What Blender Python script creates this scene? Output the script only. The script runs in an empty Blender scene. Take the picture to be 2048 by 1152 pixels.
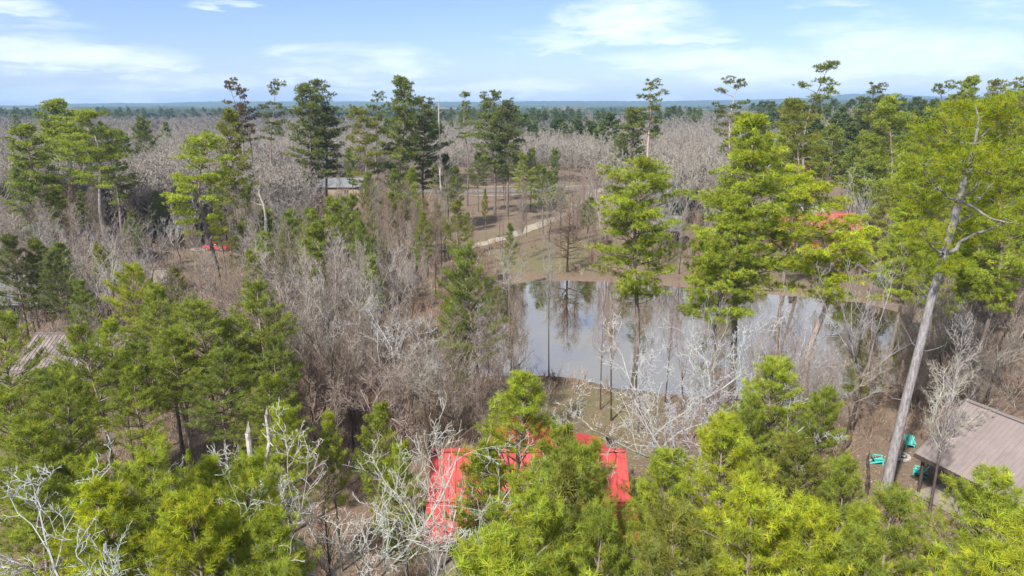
import bpy, math, random
import numpy as np
from mathutils import Vector, Matrix
PI = math.pi
S = bpy.context.scene
COL = S.collection

# ------------------------------------------------------------------ camera
H = 25.0
PITCH = math.radians(14.9)
FPX = 1384.0                      # focal length in pixels of the 2048 wide photograph
cam_d = bpy.data.cameras.new('camera')
cam = bpy.data.objects.new('camera', cam_d)
COL.objects.link(cam)
cam_d.sensor_width = 36.0
cam_d.lens = 36.0 * FPX / 2048.0
cam_d.clip_start = 0.5
cam_d.clip_end = 30000
cam.location = (0, 0, H)
cam.rotation_euler = (PI / 2 - PITCH, 0, 0)
S.camera = cam

# ------------------------------------------------------------------ light
SUN_EL = math.radians(46)
SUN_AZ = math.radians(-146)       # direction towards the sun, measured from +Y clockwise (behind and left of the camera)
sun_dir = Vector((math.sin(SUN_AZ) * math.cos(SUN_EL), math.cos(SUN_AZ) * math.cos(SUN_EL), math.sin(SUN_EL)))
sl = bpy.data.lights.new('sun', 'SUN')
sl.energy = 4.0
sl.angle = math.radians(3)
sl.color = (1.0, 0.95, 0.87)
so = bpy.data.objects.new('sun', sl)
COL.objects.link(so)
so.rotation_euler = sun_dir.to_track_quat('Z', 'Y').to_euler()

w = bpy.data.worlds.new("World")
S.world = w
w.use_nodes = True
S.view_settings.view_transform = 'Standard'
S.view_settings.look = 'None'
S.view_settings.exposure = 1.2
S.view_settings.gamma = 1

class NT:
    """small helper for wiring nodes"""
    def __init__(s, tree):
        s.t = tree; s.n = tree.nodes; s.l = tree.links
    def node(s, kind, **kw):
        n = s.n.new(kind)
        for k, v in kw.items():
            if k.startswith('_'): setattr(n, k[1:], v)
        return n
    def put(s, sock, v):
        if isinstance(v, bpy.types.NodeSocket): s.l.new(v, sock)
        else: sock.default_value = v
    def math(s, op, a, b=None, c=None, clamp=False):
        n = s.n.new('ShaderNodeMath'); n.operation = op; n.use_clamp = clamp
        s.put(n.inputs[0], a)
        if b is not None: s.put(n.inputs[1], b)
        if c is not None: s.put(n.inputs[2], c)
        return n.outputs[0]
    def mix(s, f, a, b, mode='MIX'):
        n = s.n.new('ShaderNodeMix'); n.data_type = 'RGBA'; n.blend_type = mode
        s.put(n.inputs[0], f); s.put(n.inputs[6], a); s.put(n.inputs[7], b)
        return n.outputs[2]
    def noise(s, vec, scale, detail=4, rough=0.5, dist=0.0):
        n = s.n.new('ShaderNodeTexNoise')
        if vec is not None: s.l.new(vec, n.inputs['Vector'])
        n.inputs['Scale'].default_value = scale; n.inputs['Detail'].default_value = detail
        n.inputs['Roughness'].default_value = rough; n.inputs['Distortion'].default_value = dist
        return n.outputs['Fac']
    def ramp(s, f, stops):
        n = s.n.new('ShaderNodeValToRGB'); s.put(n.inputs[0], f)
        el = n.color_ramp.elements
        while len(el) < len(stops): el.new(0.5)
        for e, (p, c) in zip(el, stops):
            e.position = p; e.color = (c[0], c[1], c[2], 1) if not isinstance(c, (int, float)) else (c, c, c, 1)
        return n.outputs[0]
    def rng(s, v, a, b, c=0.0, d=1.0, smooth=True):
        n = s.n.new('ShaderNodeMapRange'); n.interpolation_type = 'SMOOTHSTEP' if smooth else 'LINEAR'
        s.put(n.inputs[0], v)
        for i, x in enumerate((a, b, c, d)): n.inputs[i + 1].default_value = x
        return n.outputs[0]
    def mapping(s, vec, scale=(1, 1, 1), loc=(0, 0, 0), rot=(0, 0, 0)):
        n = s.n.new('ShaderNodeMapping'); s.l.new(vec, n.inputs[0])
        n.inputs['Scale'].default_value = scale; n.inputs['Location'].default_value = loc; n.inputs['Rotation'].default_value = rot
        return n.outputs[0]

def ray(u, v):
    a = (u - 1024) / FPX; b = (576 - v) / FPX
    return Vector((a, math.cos(PITCH) + b * math.sin(PITCH), -math.sin(PITCH) + b * math.cos(PITCH)))
def G(u, v, z=0.0):               # a point of the ground (or of height z) seen at photo pixel u, v
    d = ray(u, v); t = (z - H) / d.z
    return Vector((d.x * t, d.y * t, z))
def AT(u, v, Y):                  # the point at distance Y seen at photo pixel u, v
    d = ray(u, v); t = Y / d.y
    return Vector((d.x * t, Y, H + d.z * t))
def PX(p):
    dy = p[1]; dz = p[2] - H
    dep = dy * math.cos(PITCH) - dz * math.sin(PITCH)
    up = dy * math.sin(PITCH) + dz * math.cos(PITCH)
    return 1024 + FPX * p[0] / dep, 576 - FPX * up / dep, dep

# ---- world: Nishita sky with thin streaky clouds laid out by compass direction
def build_world():
    N = NT(w.node_tree)
    for n in list(N.n): N.n.remove(n)
    out = N.n.new('ShaderNodeOutputWorld'); bg = N.n.new('ShaderNodeBackground')
    sky = N.n.new('ShaderNodeTexSky'); sky.sky_type = 'NISHITA'; sky.sun_disc = False
    sky.sun_elevation = SUN_EL; sky.sun_rotation = SUN_AZ
    sky.altitude = 100; sky.air_density = 1.0; sky.dust_density = 0.6; sky.ozone_density = 1.6
    tc = N.n.new('ShaderNodeTexCoord')
    sep = N.n.new('ShaderNodeSeparateXYZ'); N.l.new(tc.outputs['Generated'], sep.inputs[0])
    az = N.math('ARCTAN2', sep.outputs[0], sep.outputs[1])
    el = N.math('ARCSINE', sep.outputs[2])
    cmb = N.n.new('ShaderNodeCombineXYZ'); N.put(cmb.inputs[0], az); N.put(cmb.inputs[1], el)
    vec = cmb.outputs[0]
    n1 = N.noise(N.mapping(vec, (1.0, 3.6, 1), (3.1, 0, 0), (0, 0, 0.06)), 6.0, 8, 0.58, 0.5)
    n2 = N.noise(N.mapping(vec, (1.0, 5.0, 1), (7.7, 2, 0), (0, 0, -0.10)), 17.0, 6, 0.6, 0.3)
    nn = N.math('ADD', N.math('MULTIPLY', n1, 0.62), N.math('MULTIPLY', n2, 0.38))
    warp = N.math('MULTIPLY', N.math('SUBTRACT', n1, 0.5), 0.10)
    azw = N.math('ADD', az, warp)
    elw = N.math('ADD', el, N.math('MULTIPLY', N.math('SUBTRACT', n2, 0.5), 0.045))
    blobs = [(20, 15, 70, 16, .8), (70, 55, 110, 16, .6), (60, 100, 110, 26, .9), (220, 118, 130, 24, 1.0), (60, 130, 90, 20, .6), (120, 75, 80, 14, .5),
             (460, 8, 60, 9, .8), (620, 108, 60, 16, .6), (740, 125, 170, 34, .7), (650, 148, 120, 16, .7), (380, 165, 140, 18, .7), (200, 192, 160, 18, .7),
             (850, 188, 170, 16, .8), (1060, 75, 120, 22, .7), (1130, 92, 80, 12, .7), (1270, 35, 130, 46, .95), (1300, 15, 80, 30, .7), (1390, 72, 80, 16, .8),
             (1420, 122, 230, 22, .9), (1800, 110, 190, 42, 1.1), (1600, 140, 260, 26, .9), (1280, 148, 100, 12, .7), (1060, 172, 120, 16, .8),
             (1900, 30, 160, 40, .45), (1720, 60, 120, 16, .5), (1650, 5, 80, 10, .6), (1700, 170, 300, 16, .6), (1250, 190, 160, 12, .6)]
    acc = None
    for (u, v, a, b, k) in blobs:
        d = ray(u, v).normalized()
        a0 = math.atan2(d.x, d.y); e0 = math.asin(d.z)
        ra = a / FPX * 1.15; re = b / FPX * 1.25
        q = N.math('ADD', N.math('POWER', N.math('ABSOLUTE', N.math('MULTIPLY', N.math('SUBTRACT', azw, a0), 1 / ra)), 2.0),
                   N.math('POWER', N.math('ABSOLUTE', N.math('MULTIPLY', N.math('SUBTRACT', elw, e0), 1 / re)), 2.0))
        m = N.math('MULTIPLY', N.rng(q, 0.0, 1.6, 1.0, 0.0), k)
        acc = m if acc is None else N.math('MAXIMUM', acc, m)
    hi = N.rng(el, 0.15, 0.24, 0.0, 1.15)          # broken cloud higher up, seen only in the pond
    acc = N.math('MAXIMUM', acc, hi)
    dens = N.math('MULTIPLY', N.rng(N.math('ADD', N.math('MULTIPLY', acc, 0.66), N.math('MULTIPLY', N.math('SUBTRACT', nn, 0.5), 1.9)), 0.16, 0.84, 0, 1), 0.82)
    dens = N.math('MULTIPLY', dens, N.rng(acc, 0.0, 0.3, 0.0, 1.0))
    tint = N.mix(1.0, sky.outputs[0], (0.75, 0.81, 1.16, 1), 'MULTIPLY')
    low = N.rng(el, -0.02, 0.09, 0.32, 0.0)
    tint = N.mix(low, tint, (5.4, 6.9, 9.6, 1))
    c = N.mix(dens, tint, N.mix(N.rng(el, .15, .3), (7.6, 8.3, 9.2, 1), (4.4, 4.4, 4.4, 1)))
    N.put(bg.inputs[0], c); bg.inputs[1].default_value = 0.068
    N.l.new(bg.outputs[0], out.inputs[0])
build_world()
S.render.engine = 'CYCLES'
try:
    S.cycles.max_bounces = 6; S.cycles.diffuse_bounces = 3; S.cycles.transmission_bounces = 3
    S.cycles.volume_bounces = 0; S.cycles.glossy_bounces = 3
except Exception: pass

# ------------------------------------------------------------------ materials
def mat(name):
    m = bpy.data.materials.new(name); m.use_nodes = True
    N = NT(m.node_tree)
    for n in list(N.n): N.n.remove(n)
    out = N.n.new('ShaderNodeOutputMaterial')
    return m, N, out
def princ(N, out, col, rough=0.8, bump=None, strength=0.3, dist=0.02, metal=0.0, spec=None):
    p = N.n.new('ShaderNodeBsdfPrincipled')
    N.put(p.inputs['Base Color'], col); N.put(p.inputs['Roughness'], rough); p.inputs['Metallic'].default_value = metal
    if spec is not None: p.inputs['Specular IOR Level'].default_value = spec
    if bump is not None:
        b = N.n.new('ShaderNodeBump'); b.inputs['Strength'].default_value = strength; b.inputs['Distance'].default_value = dist
        N.put(b.inputs['Height'], bump); N.l.new(b.outputs[0], p.inputs['Normal'])
    N.l.new(p.outputs[0], out.inputs[0])
    return p
def attr(N, name='tint'):
    a = N.n.new('ShaderNodeAttribute'); a.attribute_name = name; return a.outputs['Color']
def ocol(N): return N.n.new('ShaderNodeObjectInfo').outputs['Color']
def coord(N, which='Object'): return N.n.new('ShaderNodeTexCoord').outputs[which]
def wpos(N): return N.n.new('ShaderNodeNewGeometry').outputs['Position']

def m_foliage():
    m, N, out = mat('needles')
    c = N.mix(1.0, attr(N), ocol(N), 'MULTIPLY')
    d = N.n.new('ShaderNodeBsdfDiffuse'); N.put(d.inputs[0], c)
    t = N.n.new('ShaderNodeBsdfTranslucent'); N.put(t.inputs[0], N.mix(1.0, c, (1.15, 1.15, 0.6, 1), 'MULTIPLY'))
    x = N.n.new('ShaderNodeMixShader'); x.inputs[0].default_value = 0.5
    N.l.new(d.outputs[0], x.inputs[1]); N.l.new(t.outputs[0], x.inputs[2]); N.l.new(x.outputs[0], out.inputs[0])
    return m
def m_bark(name, a, b, sc=6):
    m, N, out = mat(name)
    o = coord(N)
    n = N.noise(N.mapping(o, (sc, sc, sc * 0.22)), 1.6, 5, 0.65)
    pl = N.noise(N.mapping(o, (sc * .5, sc * .5, sc * 0.2)), 5.0, 3, 0.7)
    c = N.ramp(n, [(0.3, a), (0.7, b)])
    c = N.mix(1.0, c, attr(N), 'MULTIPLY'); c = N.mix(1.0, c, ocol(N), 'MULTIPLY')
    princ(N, out, c, 0.95, pl, 0.6, 0.05, spec=0.1)
    return m
def m_twig():
    m, N, out = mat('bare_bark')
    o = coord(N)
    n = N.noise(o, 3.0, 3, 0.6)
    c = N.mix(1.0, attr(N), ocol(N), 'MULTIPLY')
    c = N.mix(1.0, c, N.ramp(n, [(0.3, 0.72), (0.7, 1.2)]), 'MULTIPLY')
    princ(N, out, c, 0.9, spec=0.15)
    return m
def m_ground():
    m, N, out = mat('leaf_litter')
    p = wpos(N)
    big = N.noise(p, 0.045, 4, 0.6); mid = N.noise(p, 0.5, 5, 0.65); fine = N.noise(p, 5.5, 5, 0.75); vf = N.noise(p, 16.0, 3, 0.8)
    leaf = N.ramp(fine, [(0.28, (0.070, 0.048, 0.035)), (0.5, (0.165, 0.115, 0.082)), (0.72, (0.31, 0.24, 0.18))])
    leaf2 = N.ramp(vf, [(0.3, (0.085, 0.055, 0.038)), (0.6, (0.215, 0.145, 0.105)), (0.75, (0.36, 0.30, 0.24))])
    leaf = N.mix(0.5, leaf, leaf2)
    dirt = N.ramp(mid, [(0.3, (0.17, 0.125, 0.085)), (0.7, (0.31, 0.235, 0.165))])
    leaf = N.mix(N.rng(big, 0.5, 0.7, 0, 0.5), leaf, dirt)
    gr = N.ramp(fine, [(0.3, (0.085, 0.080, 0.032)), (0.55, (0.155, 0.140, 0.068)), (0.75, (0.26, 0.225, 0.13))])
    f = N.math('ADD', N.n.new('ShaderNodeAttribute').outputs['Fac'], 0)
    N.n[-1]
    a = N.n.new('ShaderNodeAttribute'); a.attribute_name = 'grass'
    g = N.math('MULTIPLY', a.outputs['Fac'], N.rng(N.math('ADD', N.math('MULTIPLY', mid, 0.6), N.math('MULTIPLY', big, 0.5)), 0.42, 0.66, 0.10, 0.95))
    c = N.mix(g, leaf, gr)
    c = N.mix(1.0, c, (.92, 1.0, 1.04, 1), 'MULTIPLY')
    princ(N, out, c, 0.97, N.math('ADD', fine, vf), 0.8, 0.06, spec=0.1)
    return m
def m_water():
    m, N, out = mat('pond_water')
    p = wpos(N)
    n = N.noise(N.mapping(p, (1, 1.3, 1)), 1.1, 3, 0.5); n2 = N.noise(p, 0.12, 2, 0.5)
    b = N.n.new('ShaderNodeBump'); b.inputs['Strength'].default_value = 0.10; b.inputs['Distance'].default_value = 0.05; N.put(b.inputs['Height'], n)
    d = N.n.new('ShaderNodeBsdfDiffuse'); N.put(d.inputs[0], N.mix(n2, (0.055, 0.046, 0.016, 1), (0.085, 0.072, 0.028, 1)))
    g = N.n.new('ShaderNodeBsdfGlossy'); g.inputs['Roughness'].default_value = 0.02; g.inputs[0].default_value = (0.84, 0.80, 0.73, 1)
    N.l.new(b.outputs[0], g.inputs['Normal'])
    fr = N.n.new('ShaderNodeFresnel'); fr.inputs[0].default_value = 1.75; N.l.new(b.outputs[0], fr.inputs['Normal'])
    x = N.n.new('ShaderNodeMixShader'); N.put(x.inputs[0], N.math('ADD', N.math('MULTIPLY', fr.outputs[0], 0.76), 0.11, clamp=True))
    N.l.new(d.outputs[0], x.inputs[1]); N.l.new(g.outputs[0], x.inputs[2]); N.l.new(x.outputs[0], out.inputs[0])
    return m
def m_gravel(name, lo, hi, sc=3.0):
    m, N, out = mat(name)
    p = wpos(N); n = N.noise(p, sc, 6, 0.7); n2 = N.noise(p, 0.25, 4, 0.6)
    c = N.ramp(n, [(0.3, lo), (0.7, hi)]); c = N.mix(N.rng(n2, 0.5, 0.75, 0, 0.55), c, (0.24, 0.19, 0.12, 1))
    princ(N, out, c, 0.95, n, 0.4, 0.03, spec=0.1)
    return m
def m_metal_roof(name, c1, c2, fade=None):
    m, N, out = mat(name)
    o = coord(N); n = N.noise(N.mapping(o, (1, 1, 1)), 0.7, 5, 0.65); s = N.noise(N.mapping(o, (7, 1.0, 1.0)), 1.0, 4, 0.6)
    v = N.math('ADD', N.math('MULTIPLY', n, 0.6), N.math('MULTIPLY', s, 0.4))
    c = N.ramp(v, [(0.34, c1), (0.66, c2)])
    sp = N.noise(o, 9.0, 4, 0.8)
    c = N.mix(N.rng(sp, 0.64, 0.72, 0, 0.65), c, fade or (0.22, 0.13, 0.07, 1))
    nd = N.noise(N.mapping(o, (3, 9, 3), rot=(0, 0, .6)), 7.0, 4, 0.9)
    c = N.mix(N.rng(nd, 0.62, 0.66, 0, 0.75), c, (0.13, 0.075, 0.035, 1))      # fallen needles
    princ(N, out, c, 0.5, spec=0.35)
    return m
def m_plain(name, col, rough=0.7, var=0.25, sc=2.0, metal=0.0, spec=None):
    m, N, out = mat(name)
    n = N.noise(coord(N), sc, 5, 0.65)
    a = [x * (1 - var) for x in col]; b = [x * (1 + var) for x in col]
    princ(N, out, N.ramp(n, [(0.3, a), (0.7, b)]), rough, n, 0.15, 0.01, metal, spec)
    return m
def m_logs(name, col, pitch=0.22):
    m, N, out = mat(name)
    o = coord(N); sx = N.n.new('ShaderNodeSeparateXYZ'); N.l.new(o, sx.inputs[0])
    s = N.math('ABSOLUTE', N.math('SINE', N.math('MULTIPLY', sx.outputs[2], PI / pitch)))
    n = N.noise(N.mapping(o, (1, 1, 8)), 1.5, 5, 0.65)
    c = N.ramp(n, [(0.3, [x * .6 for x in col]), (0.7, [x * 1.25 for x in col])])
    c = N.mix(N.rng(s, 0.0, 0.25, 0.85, 0.0), c, (0.30, 0.27, 0.22, 1))
    princ(N, out, c, 0.85, s, 0.9, 0.06)
    return m
def m_far(name):
    m, N, out = mat(name)
    p = wpos(N); pn = N.mapping(p, (1, 0.35, 1))
    n = N.noise(pn, 0.006, 5, 0.6); f = N.noise(p, 0.12, 4, 0.8)
    g = N.ramp(f, [(0.3, (0.018, 0.032, 0.016)), (0.7, (0.06, 0.085, 0.04))])
    b = N.ramp(f, [(0.3, (0.10, 0.085, 0.07)), (0.7, (0.24, 0.21, 0.19))])
    a = N.n.new('ShaderNodeAttribute'); a.attribute_name = 'grass'
    k = N.rng(N.math('ADD', n, N.math('MULTIPLY', a.outputs['Fac'], 0.6)), 0.5, 0.58)
    princ(N, out, N.mix(k, b, g), 1.0, spec=0.0)
    return m
M = dict(
    needles=m_foliage(), bark=m_bark('pine_bark', (0.115, 0.095, 0.08), (0.30, 0.27, 0.245)), twig=m_twig(),
    ground=m_ground(), water=m_water(), gravel=m_gravel('pale_gravel', (0.18, 0.16, 0.13), (0.38, 0.345, 0.29)),
    asphalt=m_gravel('worn_asphalt', (0.10, 0.10, 0.10), (0.17, 0.17, 0.17)),
    red=m_metal_roof('red_metal', (0.32, 0.036, 0.034), (0.43, 0.066, 0.060), (0.42, 0.13, 0.08, 1)),
    farred=m_metal_roof('far_red_metal', (0.34, 0.06, 0.058), (0.48, 0.11, 0.10), (0.45, 0.14, 0.1, 1)),
    brown=m_metal_roof('mauve_brown_metal', (0.160, 0.132, 0.130), (0.225, 0.190, 0.188), (0.20, 0.16, 0.14, 1)),
    grey=m_metal_roof('grey_shingle', (0.12, 0.128, 0.138), (0.19, 0.20, 0.215), (0.2, 0.2, 0.18, 1)),
    white=m_metal_roof('pale_metal', (0.26, 0.28, 0.31), (0.36, 0.39, 0.43), (0.4, 0.38, 0.35, 1)),
    log=m_logs('brown_logs', (0.10, 0.065, 0.042)), darkwood=m_plain('dark_wood', (0.055, 0.040, 0.032), 0.85),
    wood=m_plain('grey_wood', (0.22, 0.19, 0.16), 0.85, sc=4), concrete=m_plain('concrete', (0.36, 0.34, 0.31), 0.9),
    glass=m_plain('window_glass', (0.03, 0.035, 0.04), 0.08, 0.1, spec=0.8), teal=m_plain('teal_plastic', (0.055, 0.48, 0.44), 0.45, 0.08),
    carred=m_plain('red_paint', (0.42, 0.02, 0.035), 0.25, 0.05, spec=0.6), rubber=m_plain('rubber', (0.02, 0.02, 0.02), 0.8),
    chrome=m_plain('metal', (0.55, 0.55, 0.56), 0.3, 0.1, metal=0.8), siding=m_plain('tan_siding', (0.30, 0.24, 0.17), 0.85),
    redsiding=m_plain('red_brown_siding', (0.20, 0.045, 0.03), 0.8), stone=m_plain('fire_ring_stone', (0.30, 0.28, 0.26), 0.9, sc=6),
    ash=m_plain('ash', (0.06, 0.055, 0.05), 0.95), deadwood=m_plain('weathered_wood', (0.42, 0.39, 0.36), 0.9, 0.45, 5.0),
    far=m_far('distant_forest'))

# ------------------------------------------------------------------ mesh helpers
def make_mesh(name, V, F, m, smooth=False, tint=None, aname='tint'):
    """F: list of (k, n) integer arrays"""
    me = bpy.data.meshes.new(name)
    V = np.asarray(V, dtype=np.float32)
    F = [np.asarray(f, dtype=np.int32) for f in F if len(f)]
    me.vertices.add(len(V)); me.vertices.foreach_set('co', V.ravel())
    nl = sum(f.size for f in F); npoly = sum(len(f) for f in F)
    me.loops.add(nl); me.loops.foreach_set('vertex_index', np.concatenate([f.ravel() for f in F]))
    me.polygons.add(npoly)
    tot = np.concatenate([np.full(len(f), f.shape[1], dtype=np.int32) for f in F])
    st = np.concatenate([[0], np.cumsum(tot)[:-1]]).astype(np.int32)
    me.polygons.foreach_set('loop_start', st)
    try: me.polygons.foreach_set('loop_total', tot)
    except Exception: pass
    me.polygons.foreach_set('use_smooth', np.full(npoly, smooth, dtype=bool))
    if tint is not None:
        a = me.attributes.new(aname, 'FLOAT_COLOR', 'POINT')
        t = np.ones((len(V), 4), dtype=np.float32); t[:, :3] = tint
        a.data.foreach_set('color', t.ravel())
    me.update(calc_edges=True)
    me.materials.append(m)
    return me

def link(name, me, parent=None, loc=None):
    o = bpy.data.objects.new(name, me); COL.objects.link(o)
    if parent is not None: o.parent = parent
    if loc is not None: o.location = loc
    return o
def tag(o, label=None, cat=None, group=None, kind=None):
    if label: o['label'] = label
    if cat: o['category'] = cat
    if group: o['group'] = group
    if kind: o['kind'] = kind
    return o
def thing(name, label, cat, loc=(0, 0, 0), rz=0.0, group=None):
    o = link(name, None, None, loc); o.rotation_euler = (0, 0, rz); o.empty_display_size = 0.3
    return tag(o, label, cat, group)

def frames(D):
    """two unit vectors normal to each row of D"""
    D = D / np.maximum(np.linalg.norm(D, axis=1, keepdims=True), 1e-9)
    ref = np.where(np.abs(D[:, 2:3]) > 0.9, np.array([[1.0, 0, 0]]), np.array([[0, 0, 1.0]]))
    A = np.cross(D, ref); A /= np.linalg.norm(A, axis=1, keepdims=True)
    return D, A, np.cross(D, A)

class Wood:
    """tapered segments, all built at once as prisms"""
    def __init__(s): s.a = []; s.b = []; s.ra = []; s.rb = []; s.c = []
    def seg(s, a, b, ra, rb, c): s.a.append(a); s.b.append(b); s.ra.append(ra); s.rb.append(rb); s.c.append(c)
    def arrays(s, n=3):
        a = np.array(s.a); b = np.array(s.b); ra = np.array(s.ra); rb = np.array(s.rb); c = np.array(s.c)
        D, A, B = frames(b - a); b = b + D * rb[:, None] * 0.3
        k = np.arange(n) * 2 * PI / n
        R = A[:, None, :] * np.cos(k)[None, :, None] + B[:, None, :] * np.sin(k)[None, :, None]
        V = np.concatenate([a[:, None, :] + R * ra[:, None, None], b[:, None, :] + R * rb[:, None, None]], axis=1)
        base = (np.arange(len(a)) * 2 * n)[:, None, None]
        i = np.arange(n); j = (i + 1) % n
        q = np.stack([i, j, j + n, i + n], axis=1)[None]
        F = (base + q).reshape(-1, 4)
        C = np.repeat(c[:, None, :], 2 * n, axis=1).reshape(-1, 3)
        return V.reshape(-1, 3), F, C
def tube(P, R, n=8):
    P = np.asarray(P, float); R = np.asarray(R, float)
    D = np.gradient(P, axis=0)
    D, A, B = frames(D)
    for i in range(1, len(A)):
        if np.dot(A[i], A[i - 1]) < 0: A[i] = -A[i]; B[i] = -B[i]
    k = np.arange(n) * 2 * PI / n
    V = (P[:, None, :] + (A[:, None, :] * np.cos(k)[None, :, None] + B[:, None, :] * np.sin(k)[None, :, None]) * R[:, None, None]).reshape(-1, 3)
    F = []
    for i in range(len(P) - 1):
        for j in range(n): F.append((i * n + j, i * n + (j + 1) % n, (i + 1) * n + (j + 1) % n, (i + 1) * n + j))
    return V, np.array(F)
def join(parts):
    V = []; F = []; C = []; off = 0
    for v, f, c in parts:
        V.append(v); F.append(np.asarray(f) + off); off += len(v)
        C.append(np.broadcast_to(np.asarray(c, float), (len(v), 3)))
    return np.concatenate(V), F, np.concatenate(C)

# ------------------------------------------------------------------ pines
def gen_pine(seed, h=14.0, cb=0.4, R=2.8, spacing=0.55, nb=5, start=0.35, sub=7, tl=0.34, nn=16, nw=0.022, drop=0.1,
             plate=0.3, rb=0.14, tgap=.7, shape='young', wood_n=3, dead=6, top_fork=False, bend=0.15, pads=None):
    rnd = random.Random(seed); rs = np.random.RandomState(seed)
    nP = 14
    ph = rnd.random() * 6
    P = np.array([[bend * math.sin(ph + i * 0.45) * i / nP * 2, bend * math.cos(ph * 1.7 + i * 0.38) * i / nP * 2, h * i / nP * 0.985] for i in range(nP + 1)])
    P[:, :2] -= P[0, :2]
    Rr = np.array([rb * (1.25 if i == 0 else 1) * (1 - i / nP) ** 0.8 + 0.018 for i in range(nP + 1)])
    tv, tf = tube(P, Rr, 9)
    def tp(z):
        t = min(max(z / (h * 0.985) * nP, 0), nP - 1e-4); i = int(t); return P[i] + (P[i + 1] - P[i]) * (t - i)
    def tr(z): return float(np.interp(z, P[:, 2], Rr))
    W = Wood(); TP = []; TD = []; TS = []; TC = []
    def tuft(p, d, s, c): TP.append(p); TD.append(d); TS.append(s); TC.append(c)
    barkc = (0.85, 0.8, 0.75)
    z = h * cb
    while z < h - 0.25:
        s = (z - h * cb) / (h - h * cb)
        if shape == 'young': prof = min(1.0, 0.62 + 1.3 * s) * (1 - s ** 1.5) ** 0.85
        elif shape == 'cone': prof = min(1.0, 0.7 + 2 * s) * (1 - s) ** 0.85
        else: prof = min(1.0, 0.45 + 1.1 * s) * (1 - s ** 2.4) ** 0.7
        az0 = rnd.random() * 6.28
        for k in range(nb):
            if rnd.random() < drop: continue
            az = az0 + k * 6.283 / nb + rnd.uniform(-.4, .4)
            L = R * prof * rnd.uniform(0.62, 1.12) + 0.3
            if shape == 'old': L *= rnd.choice([0.6, 0.9, 1.0, 1.2])
            zz = z + rnd.uniform(-.5, .5) * spacing
            e = math.radians((10 + 48 * s if shape != 'old' else 2 + 48 * s ** 1.5) + rnd.uniform(-9, 9))
            p = tp(zz).copy(); d = np.array([math.cos(az) * math.cos(e), math.sin(az) * math.cos(e), math.sin(e)])
            n = 5; r0 = min(0.012 + 0.016 * L, tr(zz) * 0.7)
            pts = [p.copy()]
            for i in range(n):
                d = d + np.array([rnd.uniform(-.13, .13), rnd.uniform(-.13, .13), rnd.uniform(-.06, .08) + (0.09 if i > 2 else 0.0)])
                d /= np.linalg.norm(d); q = p + d * L / n
                W.seg(p, q, r0 * (1 - i / n) + .006, r0 * (1 - (i + 1) / n) + .006, barkc); p = q; pts.append(p.copy())
            br = rnd.uniform(0.78, 1.2)
            if pads:
                npd = max(2, int(round(L * pads[0])))
                for i in range(npd):
                    t = 0.42 + 0.58 * (i + .7) / npd; ti = min(t * n, n - 1e-4); j = int(ti)
                    side = np.cross(d, [0, 0, 1.0]); side /= max(np.linalg.norm(side), 1e-6)
                    c0 = pts[j] + (pts[j + 1] - pts[j]) * (ti - j) + side * rnd.uniform(-.32, .32) * L * .8 * min(1, 1.6 - t) + np.array([0, 0, rnd.uniform(.05, .35)])
                    W.seg(pts[j], c0, .016, .008, barkc)
                    rr_ = pads[1] * rnd.uniform(.7, 1.25) * (0.75 + .25 * prof)
                    for g in range(int(pads[2] * rr_ ** 1.6)):
                        q = rs.normal(size=3); q /= np.linalg.norm(q); q[2] = abs(q[2]) * 1.0 - .15; q *= rr_ * rnd.uniform(.6, 1.0)
                        y = rnd.random(); b = br * rnd.uniform(.62, 1.35)
                        tuft(c0 + q * np.array([1, 1, .52]), q / rr_ + np.array([0, 0, .45]), tl * rnd.uniform(.8, 1.2), (b * (1.0 + .28 * y * y), b * (1.0 + .06 * y), b * (1.0 - .30 * y)))
                        if g % 4 == 0: W.seg(c0, c0 + q * np.array([1, 1, .5]), .008, .005, barkc)
                continue
            ns = max(3, int(sub * (0.5 + L / R * 0.6)))
            for i in range(ns + 1):
                t = start + (1 - start) * (i + rnd.random() * 0.6) / ns if i < ns else 1.0
                t = min(t, 1.0); ti = min(t * n, n - 1e-4); j = int(ti)
                bp = pts[j] + (pts[j + 1] - pts[j]) * (ti - j)
                bd = pts[j + 1] - pts[j]; bd /= np.linalg.norm(bd)
                if i == ns: sd = bd.copy(); ls = 0.1 * L
                else:
                    side = np.cross(bd, [0, 0, 1.0]); side /= max(np.linalg.norm(side), 1e-6)
                    side = side * (1 if i % 2 else -1)
                    sd = bd * rnd.uniform(.5, .9) + side * rnd.uniform(.5, 1.0) + np.array([0, 0, rnd.uniform(-.05, plate)])
                    sd /= np.linalg.norm(sd); ls = L * rnd.uniform(.20, .36) * (1.25 - 0.7 * t) + 0.12
                q = bp + sd * ls
                W.seg(bp, q, 0.010, 0.006, barkc)
                m = max(1, int(ls / (tl * tgap)))
                for g in range(m + 1):
                    tt = 0.35 + 0.65 * g / max(m, 1)
                    if ls > 0.5 and rnd.random() < 0.08: continue
                    tpz = bp + sd * ls * tt + rs.uniform(-.10, .10, 3) * tl
                    td = sd * 0.55 + np.array([0, 0, rnd.uniform(.25, .9)]) + rs.uniform(-.35, .35, 3)
                    y = rnd.random(); b = br * rnd.uniform(.62, 1.35)
                    col = (b * (1.0 + .28 * y * y), b * (1.0 + .06 * y), b * (1.0 - .30 * y))
                    tuft(tpz, td, tl * rnd.uniform(.75, 1.2), col)
        z += spacing * rnd.uniform(.75, 1.25)
    for k in range(int(5 + 4 * rnd.random())):   # leader tufts
        tuft(tp(h - 0.06 * k) + rs.uniform(-.06, .06, 3), np.array([rnd.uniform(-.5, .5), rnd.uniform(-.5, .5), 1.0]), tl * 1.15, (1.15, 1.1, .9))
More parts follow.
